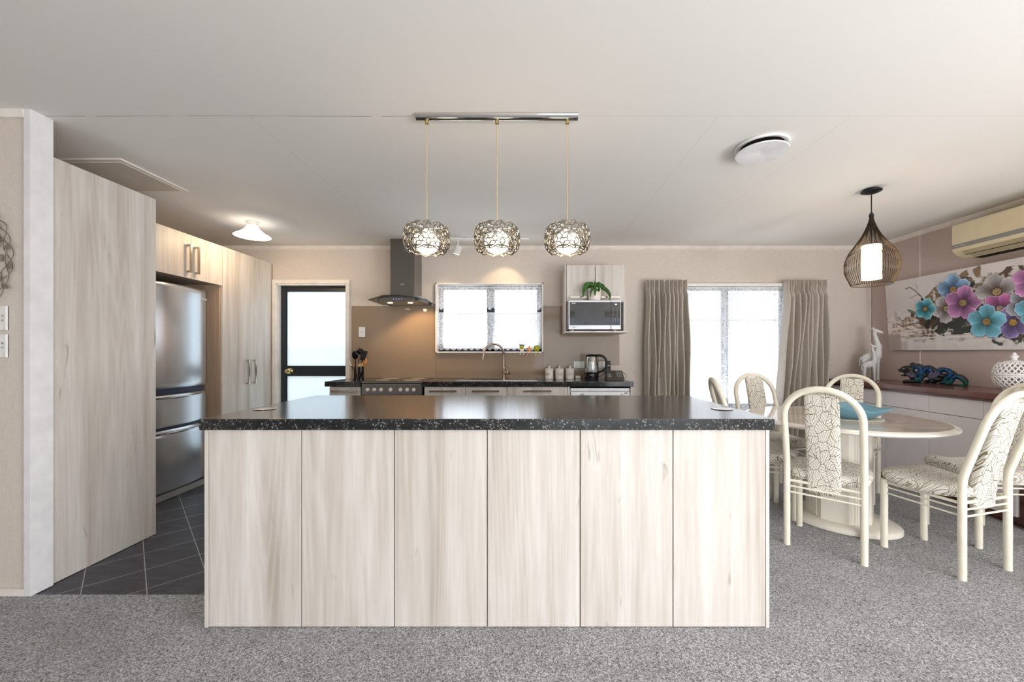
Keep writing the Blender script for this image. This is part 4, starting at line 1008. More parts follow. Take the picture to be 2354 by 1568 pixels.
mb = MB(); mb.box(0.545, 0.60, 4.44, 4.50, ZB, ZB+0.03, bev=0.004); tag(mb.build('plug_adaptor', 'white_plastic', at=(0.57, 4.47, ZB)), 'small white plug adaptor behind the tea canister', 'plug')
So = thing('power_outlet', 'single white switch plate on the glass left of the hood', 'switch', (-1.87, YB-0.009, 1.387))
mb = MB(); mb.box(-1.906, -1.834, YB-0.018, YB-0.0085, 1.387, 1.502, bev=0.003); mb.build('plate', 'white_plastic', So)
mb = MB(); mb.lathe([(0.012, 0), (0.012, 0.002), (0, 0.002)], (-1.87, YB-0.018, 1.445), 20, M=R); mb.box(-1.878, -1.862, YB-0.0225, YB-0.019, 1.441, 1.449, bev=0.001); mb.build('rocker', 'ceramic_cream', So)

Ph = thing('cordless_phone', 'grey and black cordless phone on its answering base', 'phone', (0.93, 4.30, ZB))
mb = MB(); mb.prism([(4.24, ZB), (4.37, ZB), (4.37, ZB+0.085), (4.345, ZB+0.092), (4.25, ZB+0.018)], 0.855, 1.04, 'x'); pb = mb.build('base', 'phone_grey', Ph)
mb = MB()
for i in range(4):
    for j in range(3): y = 4.262+i*0.018; mb.box(0.968+j*0.02, 0.982+j*0.02, y, y+0.010, ZB+0.022+(y-4.25)*0.78, ZB+0.032+(y-4.25)*0.78, bev=0.001)
for i in range(5): y = 4.258+i*0.017; mb.box(0.868, 0.905, y, y+0.009, ZB+0.022+(y-4.25)*0.78, ZB+0.031+(y-4.25)*0.78, bev=0.001)
mb.build('keypad', 'phone_key', pb)
mb = MB(); y = 4.325; mb.box(0.955, 1.02, y, y+0.014, ZB+0.068, ZB+0.086, bev=0.002); mb.build('base_display', 'phone_black', pb)
mb = MB(); mb.prism([(4.30, ZB+0.05), (4.325, ZB+0.05), (4.365, ZB+0.195), (4.345, ZB+0.20), (4.335, ZB+0.195)], 0.862, 0.910, 'x'); hsn = mb.build('handset', 'phone_black', Ph)
mb = MB(); mb.box(0.870, 0.902, 4.322, 4.335, ZB+0.125, ZB+0.155); mb.build('screen', 'phone_key', hsn, smooth=False)
mb = MB(); mb.tube(smoothpath([(1.035, 4.33, ZB+0.012), (1.075, 4.31, ZB+0.02), (1.072, 4.35, ZB+0.06), (1.02, 4.40, ZB+0.085), (0.95, 4.45, ZB+0.085)], 8), 0.0025, 6)
tag(mb.build('phone_cable', 'cable_black', at=(1.05, 4.35, ZB)), 'thin black cable looping behind the cordless phone', 'cable')
mb = MB(); mb.tube(smoothpath([(0.75, 4.36, ZB+0.015), (0.80, 4.33, ZB+0.03), (0.85, 4.38, ZB+0.06), (0.86, 4.45, ZB+0.09), (0.86, 4.505, ZB+0.13)], 8), 0.003, 6)
tag(mb.build('kettle_cable', 'cable_black', at=(0.8, 4.38, ZB)), 'black cable running from the kettle up to the outlet', 'cable')

# ------------------------------------------------------------------ three vegetable ornaments on the window liner
def veg(cx, kind, label):
    z0 = 1.2245; yy = YB-0.022
    t = thing('vegetable_ornament', label, 'ornament', (cx, yy, z0), 'vegetable ornaments sitting on the kitchen window')
    mb = MB(); top = None
    if kind == 'leek':
        mb.lathe([(0, 0), (0.019, 0.001), (0.021, 0.02), (0.022, 0.04), (0.025, 0.055), (0, 0.056)], (cx, yy, z0), 16); mb.build('body', 'veg_white', t)
        m2 = MB(); m2.lathe([(0.022, 0.030), (0.0235, 0.045), (0.027, 0.06), (0, 0.062)], (cx, yy, z0), 16); m2.build('collar', 'veg_yellow', t)
        m2 = MB()
        for k in range(11):
            a = 2*PI*k/11; m2.tube([(cx+0.016*math.cos(a), yy+0.012*math.sin(a), z0+0.05), (cx+0.028*math.cos(a), yy+0.016*math.sin(a), z0+0.083)], [0.008, 0.003], 8)
        m2.build('leaves', 'veg_green', t); mf = 'veg_white'; ez = 0.047; er = 0.024
    elif kind == 'onion':
        mb.lathe([(0, 0), (0.022, 0.001), (0.029, 0.02), (0.026, 0.036), (0.012, 0.048), (0.004, 0.06), (0.003, 0.078), (0, 0.078)], (cx, yy, z0), 20); mb.build('body', 'veg_orange', t)
        m2 = MB(); m2.tube([(cx, yy, z0+0.06), (cx, yy, z0+0.082)], 0.0045, 8); m2.tube([(cx-0.022, yy, z0+0.035), (cx-0.04, yy, z0+0.044)], [0.006, 0.002], 8); m2.tube([(cx+0.022, yy, z0+0.035), (cx+0.034, yy, z0+0.05)], [0.008, 0.004], 8); m2.build('arms', 'veg_white', t)
        mf = 'veg_orange'; ez = 0.041; er = 0.021
    else:
        mb.ball((cx, yy+0.002, z0+0.035), (0.037, 0.02, 0.035), 20, 12)
        for k in range(14):
            a = 2*PI*k/14; mb.ball((cx+0.026*math.cos(a), yy-0.004, z0+0.036+0.024*math.sin(a)), (0.012, 0.012, 0.010), 10, 6)
        mb.build('body', 'veg_lime', t)
        m2 = MB(); m2.ball((cx, yy-0.012, z0+0.036), (0.018, 0.012, 0.019)); m2.build('face', 'veg_yellow', t); mf = 'veg_yellow'; ez = 0.044; er = 0.026
    m2 = MB()
    for s_ in (-1, 1): m2.ball((cx+s_*0.008, yy-er, z0+ez), 0.0026, 10, 6)
    m2.tube([(cx-0.006, yy-er-0.001, z0+ez-0.014), (cx, yy-er-0.002, z0+ez-0.017), (cx+0.006, yy-er-0.001, z0+ez-0.014)], 0.001, 6)
    m2.build('face_marks', 'text_dark', t)
    for s_ in (-1, 1):
        m2 = MB(); m2.tube([(cx+s_*0.016, yy-0.012, z0+0.006), (cx+s_*0.019, yy-0.034, z0+0.001), (cx+s_*0.020, yy-0.038, z0-0.035)], 0.0025, 8)
        m2.ball((cx+s_*0.020, yy-0.038, z0-(0.03 if kind == 'leek' else 0.045)), 0.0085 if kind != 'leek' else 0.007, 12, 8); m2.build('leg', mf, t)
veg((1199.5-1211)/205, 'leek', 'small leek shaped ornament with dangling legs')
veg((1216.5-1211)/205, 'onion', 'small onion shaped ornament between leek and cabbage')
veg((1234-1211)/205, 'cabbage', 'small round green cabbage ornament at the window corner')

# ================================================================== LEFT PARTITION
for i, (z0, z1, lb) in enumerate(((1.322, 1.444, 'upper of two switch plates on the left partition'), (1.186, 1.303, 'lower of two switch plates on the left partition'))):
    t = thing('light_switch', 'white four gang switch plate, '+lb, 'switch', (-2.64, 1.99, z0), 'switch plates on the left partition')
    mb = MB(); mb.box(-2.71, -2.585, 1.981, 1.9895, z0, z1, bev=0.003); mb.build('plate', 'white_plastic', t)
    mb = MB(); mb.box(-2.594, -2.585, 1.976, 1.9895, z0, z1, bev=0.003); mb.build('edge_bar', 'white_plastic', t)
    for xx in (-2.68, -2.635):
        for zz in (0.045, 0.07):
            pass
    for xx in (-2.66, -2.606):
        for zz in (0.050, 0.072):
            mb = MB(); mb.box(xx-0.004, xx+0.004, 1.977, 1.981, z0+zz-0.005, z0+zz+0.005, bev=0.001); mb.build('rocker', 'chrome', t)
t = thing('wire_wall_art', 'curly metal vine wall ornament cut off at the left edge', 'wall ornament', (-2.85, 1.985, 1.69))
mb = MB(); n = 120
for ph, am in ((0, 0.022), (2.1, 0.022), (4.2, 0.015)):
    mb.tube([(-2.85+(0.285+am*math.cos(9*2*PI*k/n+ph))*math.cos(2*PI*k/n), 1.972+0.008*math.sin(9*2*PI*k/n+ph), 1.69+(0.30+am*math.cos(9*2*PI*k/n+ph))*math.sin(2*PI*k/n)) for k in range(n)], 0.002, 6, closed=True)
mb.tube([(-2.62, 1.973, 1.84), (-2.60, 1.97, 1.75), (-2.64, 1.972, 1.66), (-2.59, 1.97, 1.58)], 0.0018, 6)
mb.build('vines', 'wire_art', t)
for a in (0.28, -0.05, -0.42, 0.7, 1.2, 2.2, 3.1, 3.9, 4.8):
    c = Vector((-2.85+0.27*math.cos(a), 1.965, 1.69+0.285*math.sin(a))); mb = MB()
    for k in range(3): mb.tube([(c.x+(0.006+0.005*k)*math.cos(b/10*2*PI), c.y-0.004*k, c.z+(0.006+0.005*k)*math.sin(b/10*2*PI)) for b in range(10)], 0.0025, 6, closed=True)
    mb.build('rose', 'wire_art', t)
    mb = MB(); q = Matrix.Rotation(a*3, 4, 'Y'); mb.ball((c.x+0.028, c.y, c.z-0.035), (0.012, 0.002, 0.020), 10, 8, M=q); mb.build('leaf', 'wire_art', t)

# ================================================================== CEILING FITTINGS
PB = thing('pendant_light', 'chrome bar pendant with three lattice shades over the island', 'pendant light', (-0.152, 2.03, CZ))
mb = MB(); r = 0.027; mb.prism([(2.027+r*math.cos(a), CZ-0.001-r*math.sin(a)*0.95) for a in [PI*k/14 for k in range(15)]], -0.562, 0.259, 'x'); mb.build('ceiling_bar', 'chrome', PB)
def lattice_mesh():
    """barrel of six petalled flowers: every petal runs from a flower centre to a point shared by three flowers"""
    mb = MB(); N = 10; RV = 2.5; H0, H1 = 1.722, 1.856
    def S_(u, v):
        v = min(RV, max(0.0, v)); t = v/RV; a = 2*PI*u/N
        rr = 0.090+0.026*math.sin(PI*t)**0.7
        wav = 0.004*math.cos(N*a)*abs(2*t-1)**3
        z = H0+(H1-H0)*(0.5-0.5*math.cos(PI*(0.10+0.80*t)))+wav*(1 if t > 0.5 else -1)
        return Vector((rr*math.cos(a), rr*math.sin(a), z))
    def petal(c, p):
        d = Vector((p[0]-c[0], (p[1]-c[1])*0.866)); nrm = Vector((-d.y, d.x))*0.30
        for s_ in (-1, 1):
            P = []
            for k in range(8):
                f = k/7; w = math.sin(PI*f)**0.75
                P.append(S_(c[0]+d.x*f+nrm.x*w*s_, c[1]+(d.y*f+nrm.y*w*s_)/0.866))
            if max((P[i]-P[i+1]).length for i in range(7)) > 1e-4 and all((P[i]-P[i+1]).length > 1e-5 for i in range(7)): mb.tube(P, 0.0025, 6, caps=False)
    for j in range(-1, 4):
        off = 0.5*(j % 2); v0 = j+0.25
        for i in range(N):
            c = (i+off, v0)
            for du, dv in ((0.5, 1/3), (-0.5, 1/3), (0, 2/3), (0.5, -1/3), (-0.5, -1/3), (0, -2/3)):
                if -0.35 < v0 < RV+0.35 and 0 <= max(v0, v0+dv) and min(v0, v0+dv) <= RV: petal(c, (c[0]+du, v0+dv))
    for v in (0.0, RV):
        mb.tube([S_(N*k/80, v) for k in range(80)], 0.0024, 6, closed=True)
    return mb
lat = lattice_mesh(); first = None
for i, x in enumerate(((981-1211)/452, (1142.5-1211)/452, (1304-1211)/452)):
    mb = MB(); mb.tube([(x, 2.027, CZ-0.026), (x, 2.027, 1.83)], 0.0022, 8); cd = mb.build('cord', 'cord_gold', PB)
    mb = MB(); mb.lathe([(0.009, -0.045), (0.010, -0.04), (0.010, -0.03), (0.006, -0.025), (0.006, -0.02)], (x, 2.027, CZ), 16); mb.build('cord_grip', 'brass', PB)
    if first is None:
        sh = lat.build('lattice_shade', 'shade_metal', PB, at=(0, 0, 0)); first = sh
    else:
        sh = first.copy(); COL.objects.link(sh)
    sh.parent = PB; sh.location = Vector((x, 2.027, 0))-Vector((-0.152, 2.03, CZ))
    mb = MB(); mb.lathe([(0.02, 1.835), (0.02, 1.850), (0.012, 1.862), (0.004, 1.868), (0, 1.868)], (x, 2.027, 0), 20)
    for k in range(3):
        a = 2*PI*k/3; mb.tube([(x, 2.027, 1.846), (x+0.094*math.cos(a), 2.027+0.094*math.sin(a), 1.844)], 0.0018, 6)
    mb.build('lamp_holder', 'chrome', PB)
    mb = MB(); mb.ball((x, 2.027, 1.772), (0.063, 0.063, 0.06), 28, 18); mb.build('glass_globe', 'bulb_warm', PB)

# round ceiling vent
Vn = thing('ceiling_vent', 'round white ceiling vent with a dished disc', 'ceiling vent', (1.37, 2.33, CZ))
mb = MB(); mb.lathe([(0.1403, 0), (0.1428, -0.004), (0.1386, -0.014), (0.1275, -0.014), (0.1148, -0.008), (0.1148, 0)], (1.37, 2.325, CZ-0.001), 56); mb.build('ring', 'white_plastic', Vn)
mb = MB(); mb.lathe([(0, 0), (0.1105, 0), (0.1105, -0.004), (0, -0.004)], (1.37, 2.325, CZ-0.003), 48); mb.build('duct_opening', 'dark_gap', Vn)
mb = MB(); mb.lathe([(0, -0.034), (0.0850, -0.034), (0.1318, -0.036), (0.1386, -0.040), (0.1360, -0.046), (0.0850, -0.049), (0.0425, -0.046), (0.0127, -0.041), (0, -0.039)], (1.37, 2.325, CZ), 64)
mb.tube([(1.37, 2.325, CZ-0.006), (1.37, 2.325, CZ-0.036)], 0.008, 10); mb.build('disc', 'vent_white', Vn)

# onion shaped cage pendant
OP = thing('pendant_light', 'black wire onion shaped pendant over the dining table', 'pendant light', (2.545, 2.94, CZ))
cx, cy = 2.547, 2.943
mb = MB(); mb.lathe([(0.046, 0), (0.05, -0.008), (0.064, -0.014), (0.062, -0.020), (0.04, -0.030), (0.01, -0.036), (0, -0.036)], (cx, cy, CZ-0.001), 40); mb.build('ceiling_cap', 'black_satin', OP)
mb = MB(); mb.tube([(cx, cy, CZ-0.034), (cx, cy, 2.0)], 0.0038, 8); mb.build('cord', 'dark_metal', OP)
op = [(r_*0.77, z_) for r_, z_ in ((0.010, 2.230), (0.0215, 2.182), (0.042, 2.133), (0.075, 2.075), (0.13, 2.006), (0.178, 1.948), (0.204, 1.885), (0.207, 1.845), (0.202, 1.805), (0.182, 1.763), (0.155, 1.712))]
mb = MB(); pr = smoothpath([(a, 0, b) for a, b in op], 3); NW = 60
for k in range(NW):
    a = 2*PI*k/NW
    if k % 2 == 0 or True: mb.tube([(cx+p.x*math.cos(a), cy+p.x*math.sin(a), p.z) for p in pr], 0.0016, 5, caps=False)
for rr, zz, th in ((0.119, 1.712, 0.0022), (0.033, 2.131, 0.003), (0.008, 2.228, 0.003)):
    mb.tube([(cx+rr*math.cos(2*PI*k/48), cy+rr*math.sin(2*PI*k/48), zz) for k in range(48)], th, 6, closed=True)
mb.build('wire_cage', 'cage_wire', OP)
mb = MB(); mb.lathe([(0.014, 2.235), (0.016, 2.215), (0.008, 2.245), (0, 2.245)][::-1], (cx, cy, 0), 16); mb.build('top_collar', 'black_satin', OP)
mb = MB(); mb.shell([(0.059, 1.752), (0.059, 2.002)], (cx, cy, 0), 40); mb.build('inner_shade', 'bulb_inner', OP)
mb = MB(); mb.lathe([(0.058, 0), (0.058, 0.004), (0, 0.004)], (cx, cy, 1.999), 30); mb.build('shade_disc', 'bulb_inner', OP)

# swirl glass ceiling light in the kitchen
SL = thing('ceiling_light', 'flared swirl glass ceiling light above the kitchen floor', 'ceiling light', (-2.54, 3.66, CZ))
cx, cy = -2.535, 3.68
mb = MB(); mb.lathe([(0.052, 0), (0.050, -0.012), (0.040, -0.022), (0.038, -0.038), (0, -0.038)], (cx, cy, CZ-0.001), 28); mb.build('base', 'ceramic_cream', SL)
mb = MB(); mb.shell([(0.036, -0.030), (0.046, -0.046), (0.070, -0.076), (0.102, -0.104), (0.138, -0.124), (0.150, -0.134), (0.147, -0.136)], (cx, cy, CZ), 64)
o = mb.build('glass_shade', 'swirl_glass', SL); s_ = o.modifiers.new('solid', 'SOLIDIFY'); s_.thickness = 0.003
mb = MB(); mb.ball((cx, cy, CZ-0.085), (0.03, 0.03, 0.04)); mb.build('bulb', 'bulb_warm', SL)
point('ceiling_light_glow', (cx, cy, CZ-0.16), 9, (1, 0.72, 0.42), 0.05)

# track spots near the back wall
TS = thing('spot_track', 'white ceiling track with two small spots before the kitchen window', 'spotlight', (-0.4, 4.2, CZ))
mb = MB(); mb.box(-0.86, 0.02, 4.17, 4.21, CZ-0.022, CZ-0.001, bev=0.004); mb.build('track', 'white_plastic', TS)
for x, tgt in (((1053-1211)/217, (-0.88, 4.30, 1.9)), ((1171-1211)/217, (-0.26, 4.5, 1.9))):
    mb = MB(); mb.tube([(x+0.005, 4.19, CZ-0.02), (x+0.005, 4.19, CZ-0.10)], 0.006, 8); c0 = Vector((x, 4.19, CZ-0.125)); d_ = (Vector(tgt)-c0).normalized()
    a0 = c0-d_*0.045; a1 = c0+d_*0.045; mb.tube([a0, a1], 0.036, 24); hd = mb.build('spot_head', 'white_plastic', TS)
    mb = MB(); mb.tube([a1, a1+d_*0.002], 0.032, 24); mb.build('lens', 'spot_lens', hd)
    spot('track_spot_light', tuple(a1+d_*0.01), tgt, 5, 85)

# ================================================================== AIR CONDITIONER
AC = thing('air_conditioner', 'cream split air conditioner high on the right wall', 'air conditioner', (3.81, 3.05, 2.02))
Y0, Y1 = 2.60, 3.47
prof = [(3.919, 2.318), (3.735, 2.325), (3.703, 2.312), (3.699, 2.29), (3.699, 2.142), (3.699, 2.102), (3.705, 2.085), (3.735, 2.055), (3.80, 2.028), (3.919, 2.022)]
mb = MB(); mb.prism(prof, Y0, Y1, 'y'); o = mb.build('casing', 'aircon_cream', AC, angle=50)
b_ = o.modifiers.new('bev', 'BEVEL'); b_.width = 0.008; b_.segments = 3; b_.limit_method = 'ANGLE'; b_.angle_limit = math.radians(60)
mb = MB(); mb.box(3.6965, 3.70, Y0+0.004, Y1-0.004, 2.108, 2.142); mb.build('grey_strip', 'aircon_grey', AC, smooth=False)
mb = MB(); text_mb(mb, 'DUAL INVERTER', 0.011, facing_left(3.696, 3.40, 2.125)); mb.build('logo', 'text_white', AC)
mb = MB()
def slab(p, q, y0, y1, t=0.003):
    d = Vector((q[0]-p[0], 0, q[1]-p[1])).normalized(); n = Vector((d.z, 0, -d.x)); n = n if n.z < 0 else -n
    a = Vector((p[0], 0, p[1])); b = Vector((q[0], 0, q[1]))
    vs = [v+n*k+Vector((0, y, 0)) for v in (a, b) for k in (0, t) for y in (y0, y1)]
    return vs, [(0, 1, 3, 2), (4, 6, 7, 5), (0, 4, 5, 1), (2, 3, 7, 6), (0, 2, 6, 4), (1, 5, 7, 3)]
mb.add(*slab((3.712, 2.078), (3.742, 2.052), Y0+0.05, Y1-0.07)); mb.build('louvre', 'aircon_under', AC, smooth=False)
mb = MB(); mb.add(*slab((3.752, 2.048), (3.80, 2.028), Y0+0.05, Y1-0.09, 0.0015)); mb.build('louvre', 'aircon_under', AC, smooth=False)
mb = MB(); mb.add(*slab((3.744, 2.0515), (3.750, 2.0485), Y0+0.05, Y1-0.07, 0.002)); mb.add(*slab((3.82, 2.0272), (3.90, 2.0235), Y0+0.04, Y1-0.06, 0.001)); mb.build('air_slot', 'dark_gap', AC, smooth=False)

# ================================================================== PAINTING
def painting():
    NU, NV = 500, 236; Lp, Hp = 1.52, 0.715
    u = np.linspace(0, Lp, NU)[None, :]*np.ones((NV, 1)); v = np.linspace(0, Hp, NV)[:, None]*np.ones((1, NU))
    rs = np.random.RandomState(3)
    def vnoise(su, sv, seed):
        r_ = np.random.RandomState(seed); g = r_.rand(int(Hp*sv)+3, int(Lp*su)+3)
        x = u*su; y = v*sv; xi = x.astype(int); yi = y.astype(int); fx = x-xi; fy = y-yi; fx = fx*fx*(3-2*fx); fy = fy*fy*(3-2*fy)
        return (g[yi, xi]*(1-fx)*(1-fy)+g[yi, xi+1]*fx*(1-fy)+g[yi+1, xi]*(1-fx)*fy+g[yi+1, xi+1]*fx*fy)
    def fb(su, sv, seed, o=4):
        t_ = 0; a = 0.5
        for k in range(o): t_ = t_+a*vnoise(su*2**k, sv*2**k, seed+k); a *= 0.5
        return t_/(1-0.5**o)
    def srgb(h): return np.array(lin(h)[:3])
    img = np.ones((NV, NU, 3))*srgb('e4dfe0')
    def blend(mask, col): 
        nonlocal img
        m_ = np.clip(mask, 0, 1)[..., None]; img = img*(1-m_)+(col if isinstance(col, np.ndarray) and col.ndim == 3 else np.asarray(col))*m_
    blend(np.clip((fb(4, 4, 10)-0.5)*3, 0, 1)*0.5, srgb('cfc9cc'))
    ss = lambda e0, e1, x: np.clip((x-e0)/(e1-e0), 0, 1)
    # brown and grey weathered band in the lower middle
    band = np.exp(-((v-0.22)/0.12)**2)
    tex = fb(9, 22, 20); tex2 = fb(30, 60, 30)
    blend(ss(0.46, 0.56, tex*band**0.4)*ss(0.03, 0.2, u), srgb('9a8270'))
    blend(ss(0.50, 0.60, fb(7, 12, 40)*band**0.3+0.06*tex2)*ss(0.15, 0.35, u), srgb('5a5250'))
    blend(ss(0.53, 0.6, fb(12, 16, 44)*band**0.2)*ss(0.3, 0.45, u), srgb('2e2c2e'))
    blend(ss(0.55, 0.6, fb(40, 40, 50, 3))*band*0.9, srgb('e9e2dc')); blend(ss(0.58, 0.62, fb(30, 50, 55, 3))*band*0.8, srgb('a07a58'))
    blend(ss(0.52, 0.56, fb(3, 60, 60, 3))*np.exp(-((v-0.15)/0.08)**2)*0.9, srgb('efeaea'))
    blend(((u < 0.14) & (v < 0.17)).astype(float)*0.9, srgb('a99f98')); blend(((u > 0.14) & (u < 0.22) & (v < 0.09)).astype(float)*0.5, srgb('b3a89e'))
    blend(((u > 0.03) & (u < 0.16) & (v > 0.30) & (v < 0.42)).astype(float)*ss(0.42, 0.55, fb(20, 9, 66)), srgb('b9afab'))
    for k in range(9):
        x0 = 0.05+0.035*k+0.01*rs.rand(); blend((np.abs(u-x0-0.002*np.sin(40*v)) < 0.002).astype(float)*((v > 0.2+0.05*rs.rand()) & (v < 0.42)), srgb('efecec'))
    for (a, b, c_) in ((0.24, 0.03, 0.1), (0.52, 0.02, 0.2), (0.98, 0.02, 0.17)): blend(np.exp(-((u-a)/0.035)**4)*(v < c_), srgb('e8e4e6'))
    # twig
    def line(p, w, col):
        for (x0, y0), (x1, y1) in zip(p[:-1], p[1:]):
            dx, dy = x1-x0, y1-y0; t_ = np.clip(((u-x0)*dx+(v-y0)*dy)/(dx*dx+dy*dy), 0, 1)
            blend(np.clip(1.5-np.hypot(u-x0-t_*dx, v-y0-t_*dy)/w, 0, 1), srgb(col))
    line([(0.22, 0.62), (0.27, 0.63), (0.33, 0.58), (0.38, 0.52), (0.42, 0.44), (0.45, 0.40)], 0.004, '4c4440'); line([(0.27, 0.52), (0.34, 0.55), (0.38, 0.52)], 0.0025, '6a625e')
    line([(0.33, 0.66), (0.345, 0.60)], 0.002, '6a625e'); line([(0.12, 0.34), (0.17, 0.30), (0.22, 0.33), (0.3, 0.32)], 0.003, '4c4440'); line([(0.38, 0.5), (0.40, 0.47), (0.44, 0.42)], 0.009, '3a3434')
    line([(0.10, 0.28), (0.16, 0.245), (0.27, 0.265), (0.35, 0.26)], 0.0035, '3c3534')
    for (x_, y_, a_, L_, cc) in ((0.60, 0.24, 1.2, 0.09, '3f6a55'), (0.50, 0.25, 0.9, 0.07, '2e4a3c'), (0.70, 0.28, 2.2, 0.09, '2f5f56'), (0.78, 0.18, 0.1, 0.12, '24392e'), (0.28, 0.38, 2.6, 0.06, '6f8a6c'), (0.87, 0.36, 1.9, 0.12, '2b3c44'), (1.06, 0.14, 2.8, 0.12, '2e4436')):
        ca, sa = math.cos(a_), math.sin(a_); p_ = (u-x_)*ca+(v-y_)*sa; q_ = -(u-x_)*sa+(v-y_)*ca
        blend(((p_/L_)**2+(q_/(0.25*L_))**2 < 1).astype(float), srgb(cc)*(0.8+0.4*tex[..., None]) if False else srgb(cc))
    hz = np.zeros((NV, NU)); 
    for k, (x_, y_) in enumerate(((0.42, 0.34), (0.52, 0.27), (0.62, 0.24), (0.80, 0.40), (0.86, 0.62), (1.1, 0.55), (0.72, 0.56), (1.05, 0.12), (1.2, 0.2), (0.56, 0.50))):
        blend((np.hypot((u-x_)*0.8, v-y_) < 0.10*(0.5+fb(12, 14, 120+k, 3))).astype(float)*ss(0.40, 0.52, fb(22, 22, 140+k, 3)), srgb(['5b4636', '2c2a2c', '3b3c3a', '6a5040', '8a765c'][k % 5]))
    def flower(x_, y_, R_, c1, c2, cen, rot, sq=1.0):
        nonlocal hz
        dx = (u-x_)/sq; dy = v-y_; r_ = np.hypot(dx, dy); th = np.arctan2(dy, dx)-rot
        k = np.floor((th/(2*PI/5))+0.5); f = th-k*2*PI/5     # angle within petal
        edge = R_*(0.60+0.42*np.cos(f*1.9)**0.8*np.cos(f*0.9)+0.03*np.sin(th*17+x_*40))
        m_ = np.clip((edge-r_)/0.003+0.5, 0, 1)
        sh = np.clip(r_/edge, 0, 1)
        streak = 0.5+0.5*np.sin(f*42+6*np.sin(r_*40)); lit = 0.55+0.45*sh+0.1*(streak-0.5)
        side = 0.88+0.22*np.clip(np.sin(f*2.2), -1, 1)
        shd = fb(14, 14, int(x_*100)+70, 3)
        sx = np.clip(sh*1.35-0.22+0.28*(streak-0.5)*(1-sh), 0, 1); col = (srgb(c2)[None, None]*0.75*(1-sx[..., None])+srgb(c1)[None, None]*sx[..., None])*(lit*side*(0.55+0.9*shd))[..., None]*1.3
        blend(np.clip((edge*1.05-r_)/0.004, 0, 1)*0.55*(1-m_), srgb('3a3030'))
        blend(m_, np.clip(col, 0, 0.9))
        rim = np.clip(1-np.abs(edge*0.97-r_)/0.004, 0, 1); blend(rim*0.65, srgb('ece8ee'))
        seam = np.clip(1-np.abs(np.abs(f)-PI/5)*r_/0.0035, 0, 1)*(r_ > 0.2*R_)*m_; blend(seam*0.6, srgb(c2)*0.5)
        # stamens
        c_ = r_ < R_*(0.23+0.06*np.sin(th*13)); blend(c_.astype(float)*0.85, srgb('3a2c18')); d_ = (r_ < R_*0.20) & (np.sin(th*19+r_*300) > 0.0); blend(d_.astype(float), srgb(cen))
        hz = np.where(m_ > 0.5, 0.004+0.006*sh, hz)
    blend(np.exp(-(((u-0.75)/0.30)**2+((v-0.36)/0.17)**2)**2)*ss(0.42, 0.5, fb(10, 10, 90)), srgb('3b3634'))
    blend(np.exp(-(((u-1.2)/0.28)**2+((v-0.34)/0.2)**2)**2)*ss(0.42, 0.5, fb(10, 10, 95)), srgb('3b3634'))
    F_ = [(0.674, 0.543, 0.125, '8fb4d8', '2a5aa0', 'c9a14c', 0.3), (0.608, 0.375, 0.114, 'b9b6bc', '6a4c34', 'e0c8a0', 0.8), (0.747, 0.414, 0.135, 'c486bc', '6a3470', 'c8b070', 0.1), (0.415, 0.396, 0.092, '62b4c8', '1f6f8c', 'e0b040', 1.2), (1.004, 0.472, 0.134, 'b0acaf', '5a3c24', 'd8b880', 0.5), (1.019, 0.33, 0.117, 'c06aa8', '7a2c6c', 'd8c0a0', 1.0), (1.1, 0.215, 0.115, '8c78b8', '4c3474', 'e0b040', 0.7), (0.917, 0.234, 0.129, '78bcd8', '1f7f88', 'c89a50', 0.2), (1.185, 0.338, 0.111, '9aa0ac', '443c40', 'd8b880', 0.9),
          (1.25, 0.30, 0.12, '78bcd8', '1f7f88', 'c89a50', 0.4), (1.24, 0.52, 0.12, 'c486bc', '6a3470', 'c8b070', 1.4), (1.40, 0.40, 0.10, '8fb4d8', '2a5aa0', 'c9a14c', 0.1)]
    for f_ in F_: flower(f_[0], f_[1], f_[2]*1.12, *f_[3:])
    # front surface of the canvas: its top leans out from the wall a little
    Yf = 4.262-u; xf = 3.880-0.045*(v/Hp)-hz; zf = 1.236+v
    vs = np.stack([xf, Yf, zf], -1).reshape(-1, 3)
    idx = np.arange(NV*NU).reshape(NV, NU); q = np.stack([idx[:-1, :-1], idx[:-1, 1:], idx[1:, 1:], idx[1:, :-1]], -1).reshape(-1, 4)
    org = np.array([3.88, 3.5, 1.236]); me = bpy.data.meshes.new('painted_canvas'); me.from_pydata((vs-org).tolist(), [], q.tolist())
    ca = me.color_attributes.new('Col', 'FLOAT_COLOR', 'POINT'); ca.data.foreach_set('color', np.concatenate([img.reshape(-1, 3), np.ones((NV*NU, 1))], 1).astype(np.float32).ravel())
    me.polygons.foreach_set('use_smooth', [True]*len(me.polygons))
    t = NT('painted_surface'); a = t.n('VertexColor', layer_name='Col'); bn = t.noise(t.obj(), 160, 3).outputs[0]
    me.materials.append(t.done(t.bsdf(a.outputs[0], 0.4, 0, t.bump(bn, 0.25, 0.002))))
    t_ = thing('flower_painting', 'wide canvas painting of blue, pink and grey flowers on the right wall', 'painting', tuple(org))
    o = bpy.data.objects.new('painted_canvas', me); COL.objects.link(o); o.parent = t_
    mb = MB()
    y0, y1 = 4.262, 4.262-Lp; 
    mb.add([(3.8815, y0, 1.236), (3.8365, y0, 1.951), (3.8815, y1, 1.236), (3.8365, y1, 1.951), (3.915, y0, 1.232), (3.872, y0, 1.951), (3.915, y1, 1.232), (3.872, y1, 1.951)],
           [(0, 1, 3, 2), (4, 6, 7, 5), (0, 4, 5, 1), (2, 3, 7, 6), (0, 2, 6, 4), (1, 5, 7, 3)])
    mb.build('canvas_stretcher', 'white_paint', t_, smooth=False)
painting()

